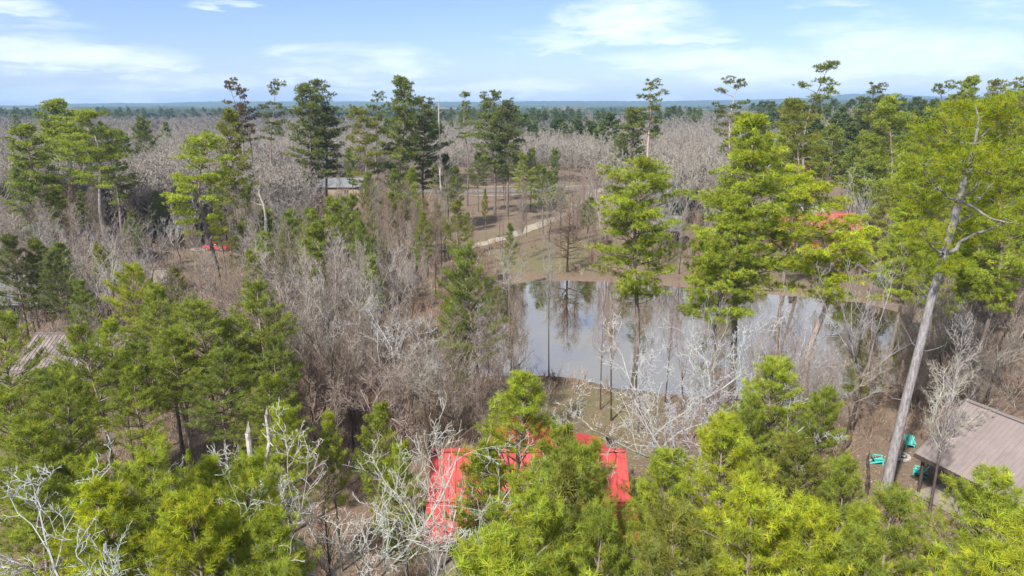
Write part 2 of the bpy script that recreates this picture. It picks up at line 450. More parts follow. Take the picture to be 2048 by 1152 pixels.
    for k in range(dead):                        # dead snags on the bole
        zz = h * rnd.uniform(cb * 0.5, cb + 0.1); az = rnd.random() * 6.28
        p = tp(zz); L = rnd.uniform(.5, 1.0) * R * 0.55
        d = np.array([math.cos(az), math.sin(az), rnd.uniform(-.1, .25)])
        m = p + d * L * .5; q = m + (d + np.array([rnd.uniform(-.3, .3), rnd.uniform(-.3, .3), rnd.uniform(-.1, .2)])) * L * .5
        W.seg(p, m, .022, .014, (0.9, .86, .82)); W.seg(m, q, .014, .005, (0.95, .9, .86))
    TP = np.array(TP); TD = np.array(TD); TS = np.array(TS); TC = np.array(TC)
    TD /= np.linalg.norm(TD, axis=1, keepdims=True)
    K = len(TP)
    base = np.repeat(TP, nn, 0) ; D = np.repeat(TD, nn, 0); SZ = np.repeat(TS, nn); C = np.repeat(TC, nn, 0)
    q = np.tile(np.arange(nn) / nn, K)
    base = base + D * (q * 0.38 * SZ)[:, None]
    rd = rs.normal(size=(K * nn, 3)); rd /= np.linalg.norm(rd, axis=1, keepdims=True)
    nd = D * (0.15 + 0.75 * q)[:, None] + rd * 0.95; nd /= np.linalg.norm(nd, axis=1, keepdims=True)
    tip = base + nd * (SZ * rs.uniform(.62, .92, K * nn))[:, None]
    sd = np.cross(nd, rs.normal(size=nd.shape)); sd /= np.linalg.norm(sd, axis=1, keepdims=True)
    V = np.stack([base - sd * nw * .5, base + sd * nw * .5, tip + sd * nw * .3, tip - sd * nw * .3], axis=1).reshape(-1, 3)
    F = np.arange(len(V)).reshape(-1, 4)
    C = np.repeat(C * rs.uniform(.85, 1.15, (K * nn, 1)), 4, 0)
    crown = make_mesh('pine_crown', V, [F], M['needles'], tint=C)
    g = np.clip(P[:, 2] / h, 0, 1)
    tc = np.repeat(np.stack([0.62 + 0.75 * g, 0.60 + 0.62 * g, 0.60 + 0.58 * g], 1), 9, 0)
    wv, wf, wc = W.arrays(wood_n)
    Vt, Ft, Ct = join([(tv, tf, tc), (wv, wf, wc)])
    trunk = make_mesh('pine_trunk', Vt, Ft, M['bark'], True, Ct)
    return trunk, crown, h

# ------------------------------------------------------------------ bare trees
def gen_bare(seed, h=13.0, fork=0.35, spread=1.0, limbs=5, lens=(0.42, 0.5, 0.5, 0.5), kids=(7, 6, 5), gn=0.28, up=0.10, rb=0.16,
             thick=1.0, pale=(0.50, 0.47, 0.44), darkc=(0.10, 0.080, 0.066), mode='oak', n=4, minr=0.007, twigc=(.31, .27, .245)):
    rnd = random.Random(seed)
    T = Wood(); W = Wood()
    def colr(r, z):
        f = min(1.0, max(0.0, (0.085 - r) / 0.06)) * 0.62 + 0.38 * min(1, max(0, (z / h - 0.3) * 2.2))
        f = min(1, f) * rnd.uniform(0.85, 1.0)
        c = [darkc[i] + (pale[i] - darkc[i]) * f for i in range(3)]
        t = min(1.0, max(0.0, (.024 - r) / .014)) * .65
        return tuple(c[i] * (1 - t) + twigc[i] * t for i in range(3))
    def grow(p, d, L, r, lev):
        nseg = (7, 6, 5, 4, 3)[min(lev, 4)]
        pts = [np.array(p)]; d = np.array(d, float)
        for i in range(nseg):
            g = gn * (1.0 + 0.25 * lev)
            d = d + np.array([rnd.gauss(0, g), rnd.gauss(0, g), rnd.gauss(0, g * .7) + up]); d /= np.linalg.norm(d)
            q = pts[-1] + d * L / nseg
            if q[2] < 0.6: q[2] = 0.6
            r1 = r * (1 - 0.72 * (i + 1) / nseg); r0 = r * (1 - 0.72 * i / nseg)
            W.seg(pts[-1], q, max(r0, minr), max(r1, minr * .8), colr(r0, q[2])); pts.append(q)
        if lev >= len(kids) : return
        for k in range(kids[lev]):
            t = (0.18 + 0.82 * (k + rnd.random()) / kids[lev]); ti = min(t * nseg, nseg - 1e-3); j = int(ti)
            bp = pts[j] + (pts[j + 1] - pts[j]) * (ti - j)
            bd = pts[j + 1] - pts[j]; bd /= np.linalg.norm(bd)
            v = np.array([rnd.gauss(0, 1), rnd.gauss(0, 1), rnd.gauss(0, .8) + up * 3]); v -= bd * np.dot(v, bd); v /= max(np.linalg.norm(v), 1e-6)
            a = rnd.uniform(.45, 1.05)
            nd = bd * math.cos(a) + v * math.sin(a)
            LL = L * lens[min(lev + 1, 3)] * rnd.uniform(.6, 1.15) * (1.15 - .45 * t)
            grow(bp, nd, LL, max(r * (1 - .7 * t) * .62, minr), lev + 1)
    nP = 12
    th = h * (0.97 if mode in ('pole', 'layer') else fork + .12)
    ph = rnd.random() * 6
    wob = 0.25 if mode == 'oak' else 0.12
    P = np.array([[wob * math.sin(ph + i * .6) * (i / nP), wob * math.cos(ph + i * .5) * (i / nP), th * i / nP] for i in range(nP + 1)])
    P[:, :2] -= P[0, :2]
    e = 0.42 if mode == 'oak' else 0.0
    R = np.array([rb * ((1.3 if i == 0 else 1.0) * (1 - (1 - e) * i / nP) ** .9) + .012 for i in range(nP + 1)]) * 1.0
    tv, tf = tube(P, R, 8)
    tc = np.repeat(np.array([colr(max(R[i], .07), P[i][2]) for i in range(nP + 1)]), 8, 0)
    if mode == 'oak':
        for k in range(limbs):
            az = k * 6.283 / limbs + rnd.uniform(-.5, .5); el = rnd.uniform(.35, 1.1)
            z = th * rnd.uniform(.72, 1.0) if k else th
            i = min(nP, int(z / th * nP))
            d = np.array([math.cos(az) * math.cos(el) * spread, math.sin(az) * math.cos(el) * spread, math.sin(el)]); d /= np.linalg.norm(d)
            grow(P[i], d, h * lens[0] * rnd.uniform(.85, 1.3) * (1.15 if k == 0 else 1), rb * .46 * rnd.uniform(.8, 1.1), 0)
    else:
        nb = limbs
        for k in range(nb):
            s = (k + rnd.random()) / nb
            z = h * (fork + (0.97 - fork) * s); az = rnd.random() * 6.28
            if mode == 'layer': el = rnd.uniform(-.1, .25) + .3 * s; L = h * .30 * (1 - s) ** .7 * rnd.uniform(.7, 1.15) + .4
            else: el = rnd.uniform(.55, 1.15); L = h * lens[0] * (1 - .55 * s) * rnd.uniform(.7, 1.1) * (min(1, .5 + 2 * s))
            i = min(z / th * nP, nP - 1e-3); j = int(i); p = P[j] + (P[j + 1] - P[j]) * (i - j)
            d = np.array([math.cos(az) * math.cos(el) * spread, math.sin(az) * math.cos(el) * spread, math.sin(el)]); d /= np.linalg.norm(d)
            grow(p, d, L, max(.02, R[j] * .5), 1 if mode != 'layer' else 1)
    trunk = make_mesh('bare_trunk', tv, [tf], M['twig'], True, tc)
    wv, wf, wc = W.arrays(n if n else 3)
    br = make_mesh('bare_branches', wv, [wf], M['twig'], False, wc)
    return trunk, br, h

PINES = {}; BARES = {}
# near young pines (individual needles)
PINES['young'] = [gen_pine(11 + i, h=13 + (i % 3), cb=0.38 + .05 * (i % 3), R=2.9 + .3 * (i % 2), spacing=.52, nb=5, sub=9, start=.30, tl=.235, nn=26, nw=.0125, tgap=.72, dead=10, plate=.5) for i in range(6)]
PINES['stand'] = [gen_pine(17 + i, h=14, cb=0.50 + .03 * i, R=2.9, spacing=.55, nb=5, sub=8, start=.30, tl=.26, nn=20, nw=.018, tgap=.8, dead=16, plate=.5) for i in range(3)]
PINES['mid'] = [gen_pine(31 + i, h=14, cb=0.44, R=2.6, spacing=.58, nb=5, sub=7, tl=.33, nn=14, nw=.030, tgap=.8, plate=.45, dead=10, shape='young') for i in range(3)]
# mature pines with open, layered crowns
PINES['tall'] = [gen_pine(51 + i, h=24, cb=0.36 + .05 * i, R=4.2, spacing=1.05, nb=5, tl=.34, nn=11, nw=.05, drop=.30, rb=.28, shape='old', dead=12, bend=.5, pads=(1.15, .85, 26)) for i in range(4)]
PINES['open'] = [gen_pine(71 + i, h=28, cb=0.62, R=3.4, spacing=1.3, nb=4, tl=.38, nn=9, nw=.08, drop=.35, rb=.24, shape='old', dead=8, bend=.6, pads=(1.0, .75, 22)) for i in range(3)]
PINES['dense'] = [gen_pine(81 + i, h=26, cb=0.36, R=4.6, spacing=.85, nb=7, tl=.38, nn=8, nw=.085, drop=.30, rb=.28, shape='old', dead=8, bend=.4, pads=(1.1, .72, 20)) for i in range(3)]
PINES['far'] = [gen_pine(91 + i, h=18, cb=0.30, R=3.6, spacing=1.0, nb=5, start=.2, sub=6, tl=.62, nn=7, nw=.14, drop=.08, rb=.2, shape=('young', 'old', 'cone')[i], dead=2) for i in range(3)]
# leafless trees
BARES['oak'] = [gen_bare(5 + i, h=12, fork=.38, limbs=6, kids=(7, 6, 5), gn=.25, up=.08, rb=.135, n=4, minr=.0095) for i in range(5)]
BARES['oak_near'] = [gen_bare(305 + i, h=12, fork=.34, limbs=6, lens=(.44, .54, .5, .5), kids=(6, 5, 5, 2), gn=.19, up=.07, rb=.12, n=4, minr=.0085, pale=(.45, .45, .445), twigc=(.37, .365, .355)) for i in range(3)]
BARES['white_fan'] = [gen_bare(325 + i, h=13, fork=.30, limbs=6, lens=(.46, .5, .5, .5), kids=(5, 4, 4), gn=.15, up=.15, rb=.12, spread=.95, n=4, minr=.0095, pale=(.47, .47, .465), twigc=(.38, .375, .365)) for i in range(3)]
BARES['fan'] = [gen_bare(25 + i, h=13, fork=.30, limbs=6, kids=(6, 6, 3), gn=.16, up=.14, rb=.13, spread=.85, n=3, minr=.0105, pale=(.50, .495, .485), twigc=(.34, .325, .31)) for i in range(4)]
BARES['pole'] = [gen_bare(45 + i, h=15, fork=.35, limbs=34, lens=(.26, .4, .5, .5), kids=(5, 6, 4), gn=.14, up=.14, rb=.12, spread=.8, mode='pole', n=3, minr=.010) for i in range(3)]
BARES['layer'] = [gen_bare(65 + i, h=15, fork=.16, limbs=64, lens=(.3, .4, .42, .5), kids=(5, 7, 3), gn=.10, up=.02, rb=.19, mode='layer', n=3, minr=.014, pale=(.24, .20, .17)) for i in range(1)]
BARES['far'] = [gen_bare(75 + i, h=16, fork=.30, limbs=6, lens=(.42, .5, .5, .5), kids=(6, 5, 4), gn=.18, up=.13, rb=.17, n=3, minr=.030, pale=(.40, .38, .36), darkc=(.17, .15, .135)) for i in range(4)]
BARES['sapling'] = [gen_bare(95 + i, h=8, fork=.2, limbs=16, lens=(.3, .45, .5, .5), kids=(4, 5, 3), gn=.12, up=.13, rb=.055, spread=.6, mode='pole', n=3, minr=.008, pale=(.36, .27, .23)) for i in range(3)]

R0 = random.Random(77)
PCOL = dict(yellow=(.330, .395, .048), lime=(.300, .375, .062), green=(.245, .310, .066), olive=(.225, .255, .070), deep=(.185, .250, .068), dark=(.170, .215, .078), cold=(.155, .190, .095), brown=(.14, .11, .09))
RECT = []      # crowns placed so far, for the fill scatter
def put_tree(kind, proto, x, y, h, label, color, group=None, lean=(0, 0), wide=1.0, variant=None, bark=(1, 1, 1), zbase=None):
    pool = (PINES if kind == 'pine' else BARES)[proto]
    tr, cr, h0 = pool[R0.randrange(len(pool)) if variant is None else variant % len(pool)]
    t = thing('pine_tree' if kind == 'pine' else 'bare_tree', label, 'pine' if kind == 'pine' else 'bare tree', (x, y, ground_z(x, y) - 0.06 if zbase is None else zbase), R0.random() * 6.28, group)
    k = h / h0
    t.rotation_euler = (Matrix.Rotation(lean[0], 3, 'Y') @ Matrix.Rotation(lean[1], 3, 'X') @ Matrix.Rotation(R0.random() * 6.28, 3, 'Z')).to_euler()
    t.scale = (k * wide, k * wide, k)
    a = link('trunk', tr, t); b = link('crown' if kind == 'pine' else 'branches', cr, t)
    if kind == 'pine': b.color = (*color, 1); a.color = (*bark, 1)
    else: a.color = (*color, 1); b.color = (*color, 1)
    return t

# ------------------------------------------------------------------ the ground
def smooth(a, b, x):
    t = min(1, max(0, (x - a) / (b - a))); return t * t * (3 - 2 * t)
POND_PX = [(985, 566), (1090, 557), (1200, 559), (1300, 565), (1400, 573), (1500, 582), (1620, 591), (1720, 600), (1810, 622), (1860, 662), (1862, 735), (1800, 780), (1690, 800),
           (1600, 802), (1480, 800), (1360, 792), (1240, 780), (1190, 768), (1150, 757), (1050, 751), (950, 756), (860, 766), (790, 768), (765, 748), (840, 695), (890, 650), (945, 600)]
POND = [G(u, v) for u, v in POND_PX]
def sdist(poly, x, y):
    """distance to polygon, negative inside"""
    inside = False; best = 1e9; n = len(poly)
    for i in range(n):
        a = poly[i]; b = poly[(i + 1) % n]
        dx = b[0] - a[0]; dy = b[1] - a[1]
        t = max(0, min(1, ((x - a[0]) * dx + (y - a[1]) * dy) / max(dx * dx + dy * dy, 1e-9)))
        best = min(best, math.hypot(x - a[0] - t * dx, y - a[1] - t * dy))
        if (a[1] > y) != (b[1] > y) and x < dx * (y - a[1]) / dy + a[0]: inside = not inside
    return -best if inside else best
def near_pond(x, y): return -25 < x < 75 and 45 < y < 115
def ground_z(x, y):
    z = 0.25 * math.sin(x * .07 + 1) * math.cos(y * .05) + 0.10 * math.sin(x * .31) * math.sin(y * .27)
    r = smooth(60, 260, x) * smooth(60, 240, y) * 9.0 * (1 - smooth(500, 1200, y))  # the land rises to the right
    z += r
    if near_pond(x, y):
        d = sdist(POND, x, y)
        k = smooth(-6, 1.0, d)
        z = z * smooth(0, 9, d) + (-1.5) * (1 - k) + 0.06 + 0.05 * math.sin(x * 1.3) * math.sin(y * 1.1)
    return z
def axis(segs):
    out = []
    for a, b, s in segs:
        n = max(1, int(round((b - a) / s))); out += [a + (b - a) * i / n for i in range(n)]
    out.append(segs[-1][1]); return out
GRASS = [[(740, 520), (740, 505), (930, 503), (1030, 483), (1110, 447), (1180, 398), (1170, 398), (1090, 440), (1010, 466), (930, 485), (740, 492)], [(1060, 400), (1080, 366), (1190, 366), (1180, 385), (1120, 410)],
         [(1090, 780), (1260, 790), (1330, 860), (1290, 930), (1100, 930), (1060, 830)], [(940, 520), (1030, 500), (1140, 480), (1400, 500), (1380, 530), (1130, 550), (1000, 540)],
         [(0, 420), (120, 420), (150, 380), (0, 370)], [(380, 620), (500, 610), (520, 520), (380, 500)], [(60, 900), (260, 900), (240, 760), (120, 760)], [(1560, 560), (1900, 560), (1900, 500), (1560, 500)]]
GRASSW = [[G(u, v) for u, v in g] for g in GRASS]
def build_ground():
    X = axis([(-6000, -1000, 1000), (-1000, -200, 80), (-200, -60, 10), (-60, 90, 1.5), (90, 260, 8), (260, 1000, 80), (1000, 7000, 1000)])
    Y = axis([(-200, 10, 15), (10, 125, 1.5), (125, 300, 6), (300, 1300, 60), (1300, 9000, 900)])
    V = np.zeros((len(Y), len(X), 3)); C = np.zeros((len(Y), len(X), 3))
    for j, y in enumerate(Y):
        for i, x in enumerate(X):
            V[j, i] = (x, y, ground_z(x, y))
            g = 0
            if -80 < x < 110 and 10 < y < 260:
                for poly in GRASSW:
                    g = max(g, 1 - smooth(-2.5, 3.5, sdist(poly, x, y)))
            C[j, i] = g
    nx = len(X); F = [(j * nx + i, j * nx + i + 1, (j + 1) * nx + i + 1, (j + 1) * nx + i) for j in range(len(Y) - 1) for i in range(nx - 1)]
    me = make_mesh('ground', V.reshape(-1, 3), [np.array(F)], M['ground'], True, C.reshape(-1, 3), 'grass')
    tag(link('ground', me), kind='structure')
    P = [(p.x, p.y) for p in POND]; cx = sum(p[0] for p in P) / len(P); cy = sum(p[1] for p in P) / len(P)
    V = [(cx, cy, -.15)] + [(cx + (x - cx) * 1.06 + (1.2 if x > cx else -1.2), cy + (y - cy) * 1.10, -.15) for x, y in P]
    F = [(0, 1 + i, 1 + (i + 1) % len(P)) for i in range(len(P))]
    tag(link('pond_water', make_mesh('pond_water', V, [np.array(F)], M['water'])), kind='structure')
build_ground()
def ribbon(name, pts_px, width, m, dz=.05, jitter=.25, seed=1):
    rnd = random.Random(seed)
    P = [G(u, v) for u, v in pts_px]
    Q = []
    for a, b in zip(P[:-1], P[1:]):
        n = max(2, int((b - a).length / 1.5)); Q += [a.lerp(b, i / n) for i in range(n)]
    Q.append(P[-1])
    for _ in range(6): Q = [Q[0]] + [(Q[i - 1] + Q[i] * 2 + Q[i + 1]) / 4 for i in range(1, len(Q) - 1)] + [Q[-1]]
    V = []; K = 4
    for i, p in enumerate(Q):
        d = (Q[min(i + 1, len(Q) - 1)] - Q[max(i - 1, 0)]); d.z = 0; d.normalize(); s = Vector((-d.y, d.x, 0))
        ww = width if not callable(width) else width(i / len(Q))
        l = -ww / 2 - rnd.uniform(0, jitter); r = ww / 2 + rnd.uniform(0, jitter)
        for k in range(K + 1):
            q = p + s * (l + (r - l) * k / K); V.append((q.x, q.y, ground_z(q.x, q.y) + dz))
    F = [(i * (K + 1) + k, i * (K + 1) + k + 1, (i + 1) * (K + 1) + k + 1, (i + 1) * (K + 1) + k) for i in range(len(Q) - 1) for k in range(K)]
    tag(link(name, make_mesh(name, V, [np.array(F)], m, True)), kind='structure')
ribbon('gravel_drive', [(380, 500), (460, 497), (560, 506), (720, 504), (800, 502), (900, 500), (960, 491), (1010, 478), (1060, 459), (1105, 441), (1135, 420), (1160, 400), (1185, 385), (1210, 374)], lambda t: 2.0 + .5 * t, M['gravel'], .07, .7)
ribbon('road', [(560, 394), (700, 388), (820, 385), (940, 383), (1040, 381), (1110, 379), (1190, 374), (1300, 368)], 7.5, M['asphalt'], .10, .1, 2)
ribbon('road_verge', [(900, 392), (945, 391), (1020, 390), (1060, 388)], 1.0, M['gravel'], .13, .4, 3)
ribbon('road_verge', [(930, 375), (1030, 373.5), (1110, 374), (1190, 371)], 1.6, M['gravel'], .13, .4, 4)

# ------------------------------------------------------------------ solid shapes for the buildings and small things
class MB:
    def __init__(s): s.v = []; s.f = []
    def poly(s, pts):
        o = len(s.v); s.v += [tuple(p) for p in pts]; s.f.append(tuple(range(o, o + len(pts))))
    def slab(s, q, th):
        """quad q (4 points, counterclockwise seen from outside) thickened inward by th"""
        q = [Vector(p) for p in q]; n = (q[1] - q[0]).cross(q[3] - q[0]).normalized(); b = [p - n * th for p in q]
        o = len(s.v); s.v += [tuple(p) for p in q + b]
        s.f += [(o, o + 1, o + 2, o + 3), (o + 7, o + 6, o + 5, o + 4)] + [(o + i, o + 4 + i, o + 4 + (i + 1) % 4, o + (i + 1) % 4) for i in range(4)]
    def box(s, c, d, rz=0.0, M4=None):
        hx, hy, hz = [x / 2 for x in d]; o = len(s.v)
        R = Matrix.Rotation(rz, 3, 'Z') if M4 is None else M4
        for z in (-hz, hz):
            for x, y in ((-hx, -hy), (hx, -hy), (hx, hy), (-hx, hy)): s.v.append(tuple(R @ Vector((x, y, z)) + Vector(c)))
        s.f += [(o + 3, o + 2, o + 1, o), (o + 4, o + 5, o + 6, o + 7)] + [(o + i, o + (i + 1) % 4, o + 4 + (i + 1) % 4, o + 4 + i) for i in range(4)]
    def bar(s, a, b, wx, wy):
        a = Vector(a); b = Vector(b); d = b - a
        R = d.to_track_quat('Z', 'Y').to_matrix()
        s.box((a + b) / 2, (wx, wy, d.length), M4=R)
    def cyl(s, a, b, r0, r1, n=12, cap=True):
        a = Vector(a); b = Vector(b); R = (b - a).to_track_quat('Z', 'Y').to_matrix(); o = len(s.v)
        for p, r in ((a, r0), (b, r1)):
            for i in range(n): s.v.append(tuple(p + R @ Vector((r * math.cos(i * 2 * PI / n), r * math.sin(i * 2 * PI / n), 0))))
        s.f += [(o + i, o + (i + 1) % n, o + n + (i + 1) % n, o + n + i) for i in range(n)]
        if cap: s.f += [tuple(o + n + i for i in range(n)), tuple(o + n - 1 - i for i in range(n))]
    def build(s, name, m, parent=None, bevel=0, smooth=False):
        me = bpy.data.meshes.new(name); me.from_pydata(s.v, [], s.f); me.materials.append(m)
        if smooth:
            for p in me.polygons: p.use_smooth = True
        me.update()
        o = link(name, me, parent)
        if bevel:
            b = o.modifiers.new('bevel', 'BEVEL'); b.width = bevel; b.segments = 2; b.limit_method = 'ANGLE'
        return o
def roof_slope(mb, e0, e1, r1, r0, th=.10, rib=.42, rh=.045, rw=.05):
    """one sloping metal sheet: eave e0-e1, ridge r0-r1, with raised ribs running from ridge to eave"""
    e0, e1, r0, r1 = map(Vector, (e0, e1, r0, r1))
    mb.slab([e0, e1, r1, r0], th)
    n = (e1 - e0).cross(r0 - e0).normalized()
    L = (e1 - e0).length; k = max(1, int(L / rib))
    for i in range(k + 1):
        t = i / k * .996 + .002
        a = e0.lerp(e1, t) + n * (rh / 2 + .001); b = r0.lerp(r1, t) + n * (rh / 2 + .001)
        ax = (b - a).normalized(); sx = ax.cross(n)
        Rm = Matrix((sx, n, ax)).transposed()
        mb.box((a + b) / 2, (rw, rh, (b - a).length), M4=Rm)
def window(parent, c, wd, ht, rz=0.0, mname='glass', fm='wood'):
    R = Matrix.Rotation(rz, 3, 'Z')
    f = MB()
    for sx in (-1, 1): f.box(Vector(c) + R @ Vector((sx * (wd / 2 + .04), 0, 0)), (.08, .10, ht + .16), rz)
    for sz in (-1, 1): f.box(Vector(c) + Vector((0, 0, sz * (ht / 2 + .04))), (wd, .10, .08), rz)
    f.box(Vector(c), (.04, .07, ht), rz)
    fo = f.build('window', M[fm], parent)
    p = MB(); p.box(c, (wd, .03, ht), rz); p.build('pane', M['glass'], fo)
def gable_house(name, label, origin, rz, L, W, he, hr, roofm, wallm, over=.5, rib=.42, cat='house', wins=(), chimney=None, posts=0):
    """ridge along local x, length L, width W"""
    t = thing(name, label, cat, origin, rz)
    wl = MB(); x = L / 2 - .02; y = W / 2
    for sy in (-1, 1): wl.box((0, sy * (y - .1), he / 2 - .3), (L, .2, he + .6 - .01))
    for sx in (-1, 1):
        xx = sx * (L / 2 - .1)
        wl.box((xx, 0, he / 2 - .3), (.2, W - .4 - .004, he + .6 - .01))
        z0 = he - .02; z1 = he + (hr - he) * .97
        pts = [(xx - .1, -y + .15, z0), (xx - .1, y - .15, z0), (xx - .1, 0, z1 - .12)]
        o = len(wl.v); wl.v += pts + [(p[0] + .2, p[1], p[2]) for p in pts]
        wl.f += [(o, o + 2, o + 1), (o + 3, o + 4, o + 5), (o, o + 1, o + 4, o + 3), (o + 1, o + 2, o + 5, o + 4), (o + 2, o, o + 3, o + 5)]
    wl.build('wall', M[wallm], t)
    rf = MB(); ox = L / 2 + over; k = (hr - he) / (W / 2); oy = W / 2 + over; ez = he - over * k + .12; rz_ = hr + .12
    roof_slope(rf, (-ox, -oy, ez), (ox, -oy, ez), (ox, 0, rz_), (-ox, 0, rz_), rib=rib)
    roof_slope(rf, (ox, oy, ez), (-ox, oy, ez), (-ox, 0, rz_ - .003), (ox, 0, rz_ - .003), rib=rib)
    ro = rf.build('roof', M[roofm], t)
    rc = MB(); rc.bar((-ox - .01, 0, rz_ + .035), (ox + .01, 0, rz_ + .035), .30, .06); rc.build('ridge_cap', M[roofm], ro)
    if chimney:
        c = MB(); c.box((chimney[0], chimney[1], hr - .2), (.7, .7, 2.2)); c.box((chimney[0], chimney[1], hr + .96), (.86, .86, .10)); c.build('chimney', M['stone'], ro)
    for (wx, side, ww) in wins:
        if side in (-1, 1): window(t, (wx, side * (W / 2 + .03), he * .55), ww, 1.1)
        else: window(t, (side / 2 * (L / 2 + .03), wx, he * .55), ww, 1.1, PI / 2)
    for i in range(posts):
        p = MB(); px = -L / 2 + .3 + (L - .6) * i / max(1, posts - 1)
        p.box((px, -W / 2 - over + .25, (he - .6) / 2 - .2), (.18, .18, he - .6 + .4)); p.build('post', M['darkwood'], t)
    return t

#@HOUSES
def houses():
    # --- the red-roofed cabin in the foreground, its ridge square to the view
    zr = 5.3
    a = G(862, 903, zr); b = G(1250, 901, zr); c = (a + b) / 2
    L = (b - a).length - 1.0; W = 5.2; he = 3.45
    t = thing('cabin', 'cabin with bright red ribbed metal roof, half hidden behind bare and pine branches', 'cabin', (c.x, c.y, 0), 0)
    wl = MB()
    for sy in (-1, 1): wl.box((0, sy * (W / 2 - .1), he / 2 - .3), (L, .2, he + .5))
    for sx in (-1, 1):
        xx = sx * (L / 2 - .1); wl.box((xx, 0, he / 2 - .3), (.2, W - .42, he + .5))
        o = len(wl.v); pts = [(xx - .1, -W / 2 + .3, he - .02), (xx - .1, W / 2 - .3, he - .02), (xx - .1, 0, zr - .35)]
        wl.v += pts + [(p[0] + .2, p[1], p[2]) for p in pts]; wl.f += [(o, o + 2, o + 1), (o + 3, o + 4, o + 5), (o, o + 1, o + 4, o + 3), (o + 1, o + 2, o + 5, o + 4), (o + 2, o, o + 3, o + 5)]
    wl.build('wall', M['log'], t)
    for wx in (-3.4, -1.2, 3.2): window(t, (wx, -W / 2 - .03, 1.7), 1.1, 1.2)
    d = MB(); d.box((1.1, -W / 2 - .03, 1.05), (.95, .08, 2.1)); do = d.build('door', M['wood'], t); k = MB(); k.cyl((1.45, -W / 2 - .07, 1.0), (1.45, -W / 2 - .13, 1.0), .03, .035); k.build('handle', M['chrome'], do)
    rf = MB(); ox = L / 2 + .5
    fy = -W / 2 - .1; fz = 3.6
    roof_slope(rf, (-ox + .06, fy, fz), (ox, fy, fz), (ox, 0, zr), (-ox, 0, zr), rib=.36)
    roof_slope(rf, (ox, W / 2 + .4, fz + .05), (-ox, W / 2 + .4, fz + .05), (-ox, 0, zr - .004), (ox, 0, zr - .004), rib=.36)
    ro = rf.build('roof', M['red'], t)
    rc = MB(); rc.bar((-ox - .02, 0, zr + .04), (ox + .02, 0, zr + .04), .34, .07); rc.build('ridge_cap', M['red'], ro)
    pr = MB(); roof_slope(pr, (-ox + .0, fy - 2.2, 2.6), (ox + .25, fy - 2.2, 2.6), (ox + .25, fy + .1, fz - .12), (-ox + .0, fy + .1, fz - .12), rib=.36)
    po = pr.build('porch_roof', M['red'], t)
    for i in range(5):
        p = MB(); x = -ox + .3 + (2 * ox - .5) * i / 4; p.box((x, fy - 2.0, 1.2), (.17, .17, 2.7)); p.build('porch_post', M['wood'], t)
    dk = MB()
    for i in range(13): dk.box((0, fy - 2.05 + i * .165, .28), (2 * ox - .1, .15, .05))
    dk.box((0, fy - 1.1, .12), (2 * ox - .3, 1.8, .2)); dk.build('deck', M['wood'], t)
    # rear wing, its ridge running away towards the pond, a little higher than the main ridge
    wg = G(1044, 822, 6.0); wx = wg.x - c.x; wy = wg.y - c.y
    wr = MB(); hw = 2.1; ze = 4.4
    roof_slope(wr, (wx - hw, wy, ze), (wx - hw, .3, ze), (wx, .3, 6.0), (wx, wy, 6.0), rib=.36)
    roof_slope(wr, (wx + hw, .3, ze), (wx + hw, wy, ze), (wx, wy, 5.996), (wx, .3, 5.996), rib=.36)
    wr.build('wing_roof', M['red'], t)
    ww = MB(); ww.box((wx, (wy + W / 2) / 2 - .2, 2.0), (2 * hw - .8, wy - W / 2 - .5, 4.6)); o = len(ww.v)
    pts = [(wx - hw + .45, .5, 4.28), (wx + hw - .45, .5, 4.28), (wx, .5, 5.82)]; ww.v += pts + [(p[0], wy - .5, p[2]) for p in pts]
    ww.f += [(o, o + 1, o + 2), (o + 3, o + 5, o + 4), (o, o + 3, o + 4, o + 1), (o + 1, o + 4, o + 5, o + 2), (o + 2, o + 5, o + 3, o)]
    ww.build('wing_wall', M['log'], t)
    # low porch roof at the back right, with the dish beside it
    q0 = G(1108, 868, 3.6); q1 = G(1176, 866, 3.6); q2 = G(1222, 897, 3.6)
    br = MB(); X0 = q0.x - c.x - .2; X1 = q2.x - c.x; Y1 = q0.y - c.y; Y0 = W / 2 + .45
    roof_slope(br, (X1, Y0, 3.55), (X1 - .5, Y1, 3.35), (X0, Y1, 3.9), (X0, Y0 - .0, 3.9), rib=.36)
    br.build('back_porch_roof', M['red'], t)
    for (px_, py_) in ((X1 - .4, Y1 - .3), (X0 + .4, Y1 - .3)):
        p = MB(); p.box((px_, py_, 1.6), (.16, .16, 3.3)); p.build('porch_post', M['wood'], t)
    dp = G(1213, 885, 3.9)
    s = thing('satellite_dish', 'dark round satellite dish behind the red roof, near its right end', 'satellite dish', (dp.x, dp.y, 3.42), 0)
    m_ = MB(); m_.cyl((0, 0, -.05), (0, 0, .55), .03, .03, 8); m_.build('mast', M['chrome'], s)
    di = MB(); n = Vector((.75, -.15, .55)).normalized(); Rm = n.to_track_quat('Z', 'Y').to_matrix(); rings = []
    for j in range(5):
        r = .42 * j / 4; zz = .35 * r * r / .42
        for i in range(20): di.v.append(tuple(Rm @ Vector((r * math.cos(i * PI / 10), r * math.sin(i * PI / 10), zz)) + Vector((.05, 0, .55))))
    for j in range(4):
        for i in range(20): di.f.append((j * 20 + i, j * 20 + (i + 1) % 20, (j + 1) * 20 + (i + 1) % 20, (j + 1) * 20 + i))
    do_ = di.build('dish', M['darkwood'], s, smooth=True); sm = do_.modifiers.new('solid', 'SOLIDIFY'); sm.thickness = .015
    ar = MB(); ar.bar((.05, 0, .5), tuple(Rm @ Vector((0, 0, .45)) + Vector((.05, 0, .5))), .02, .02); ar.build('feed_arm', M['chrome'], s)

    # --- brown-roofed log cabin at the right edge
    zr2 = 6.0; ze2 = 3.0
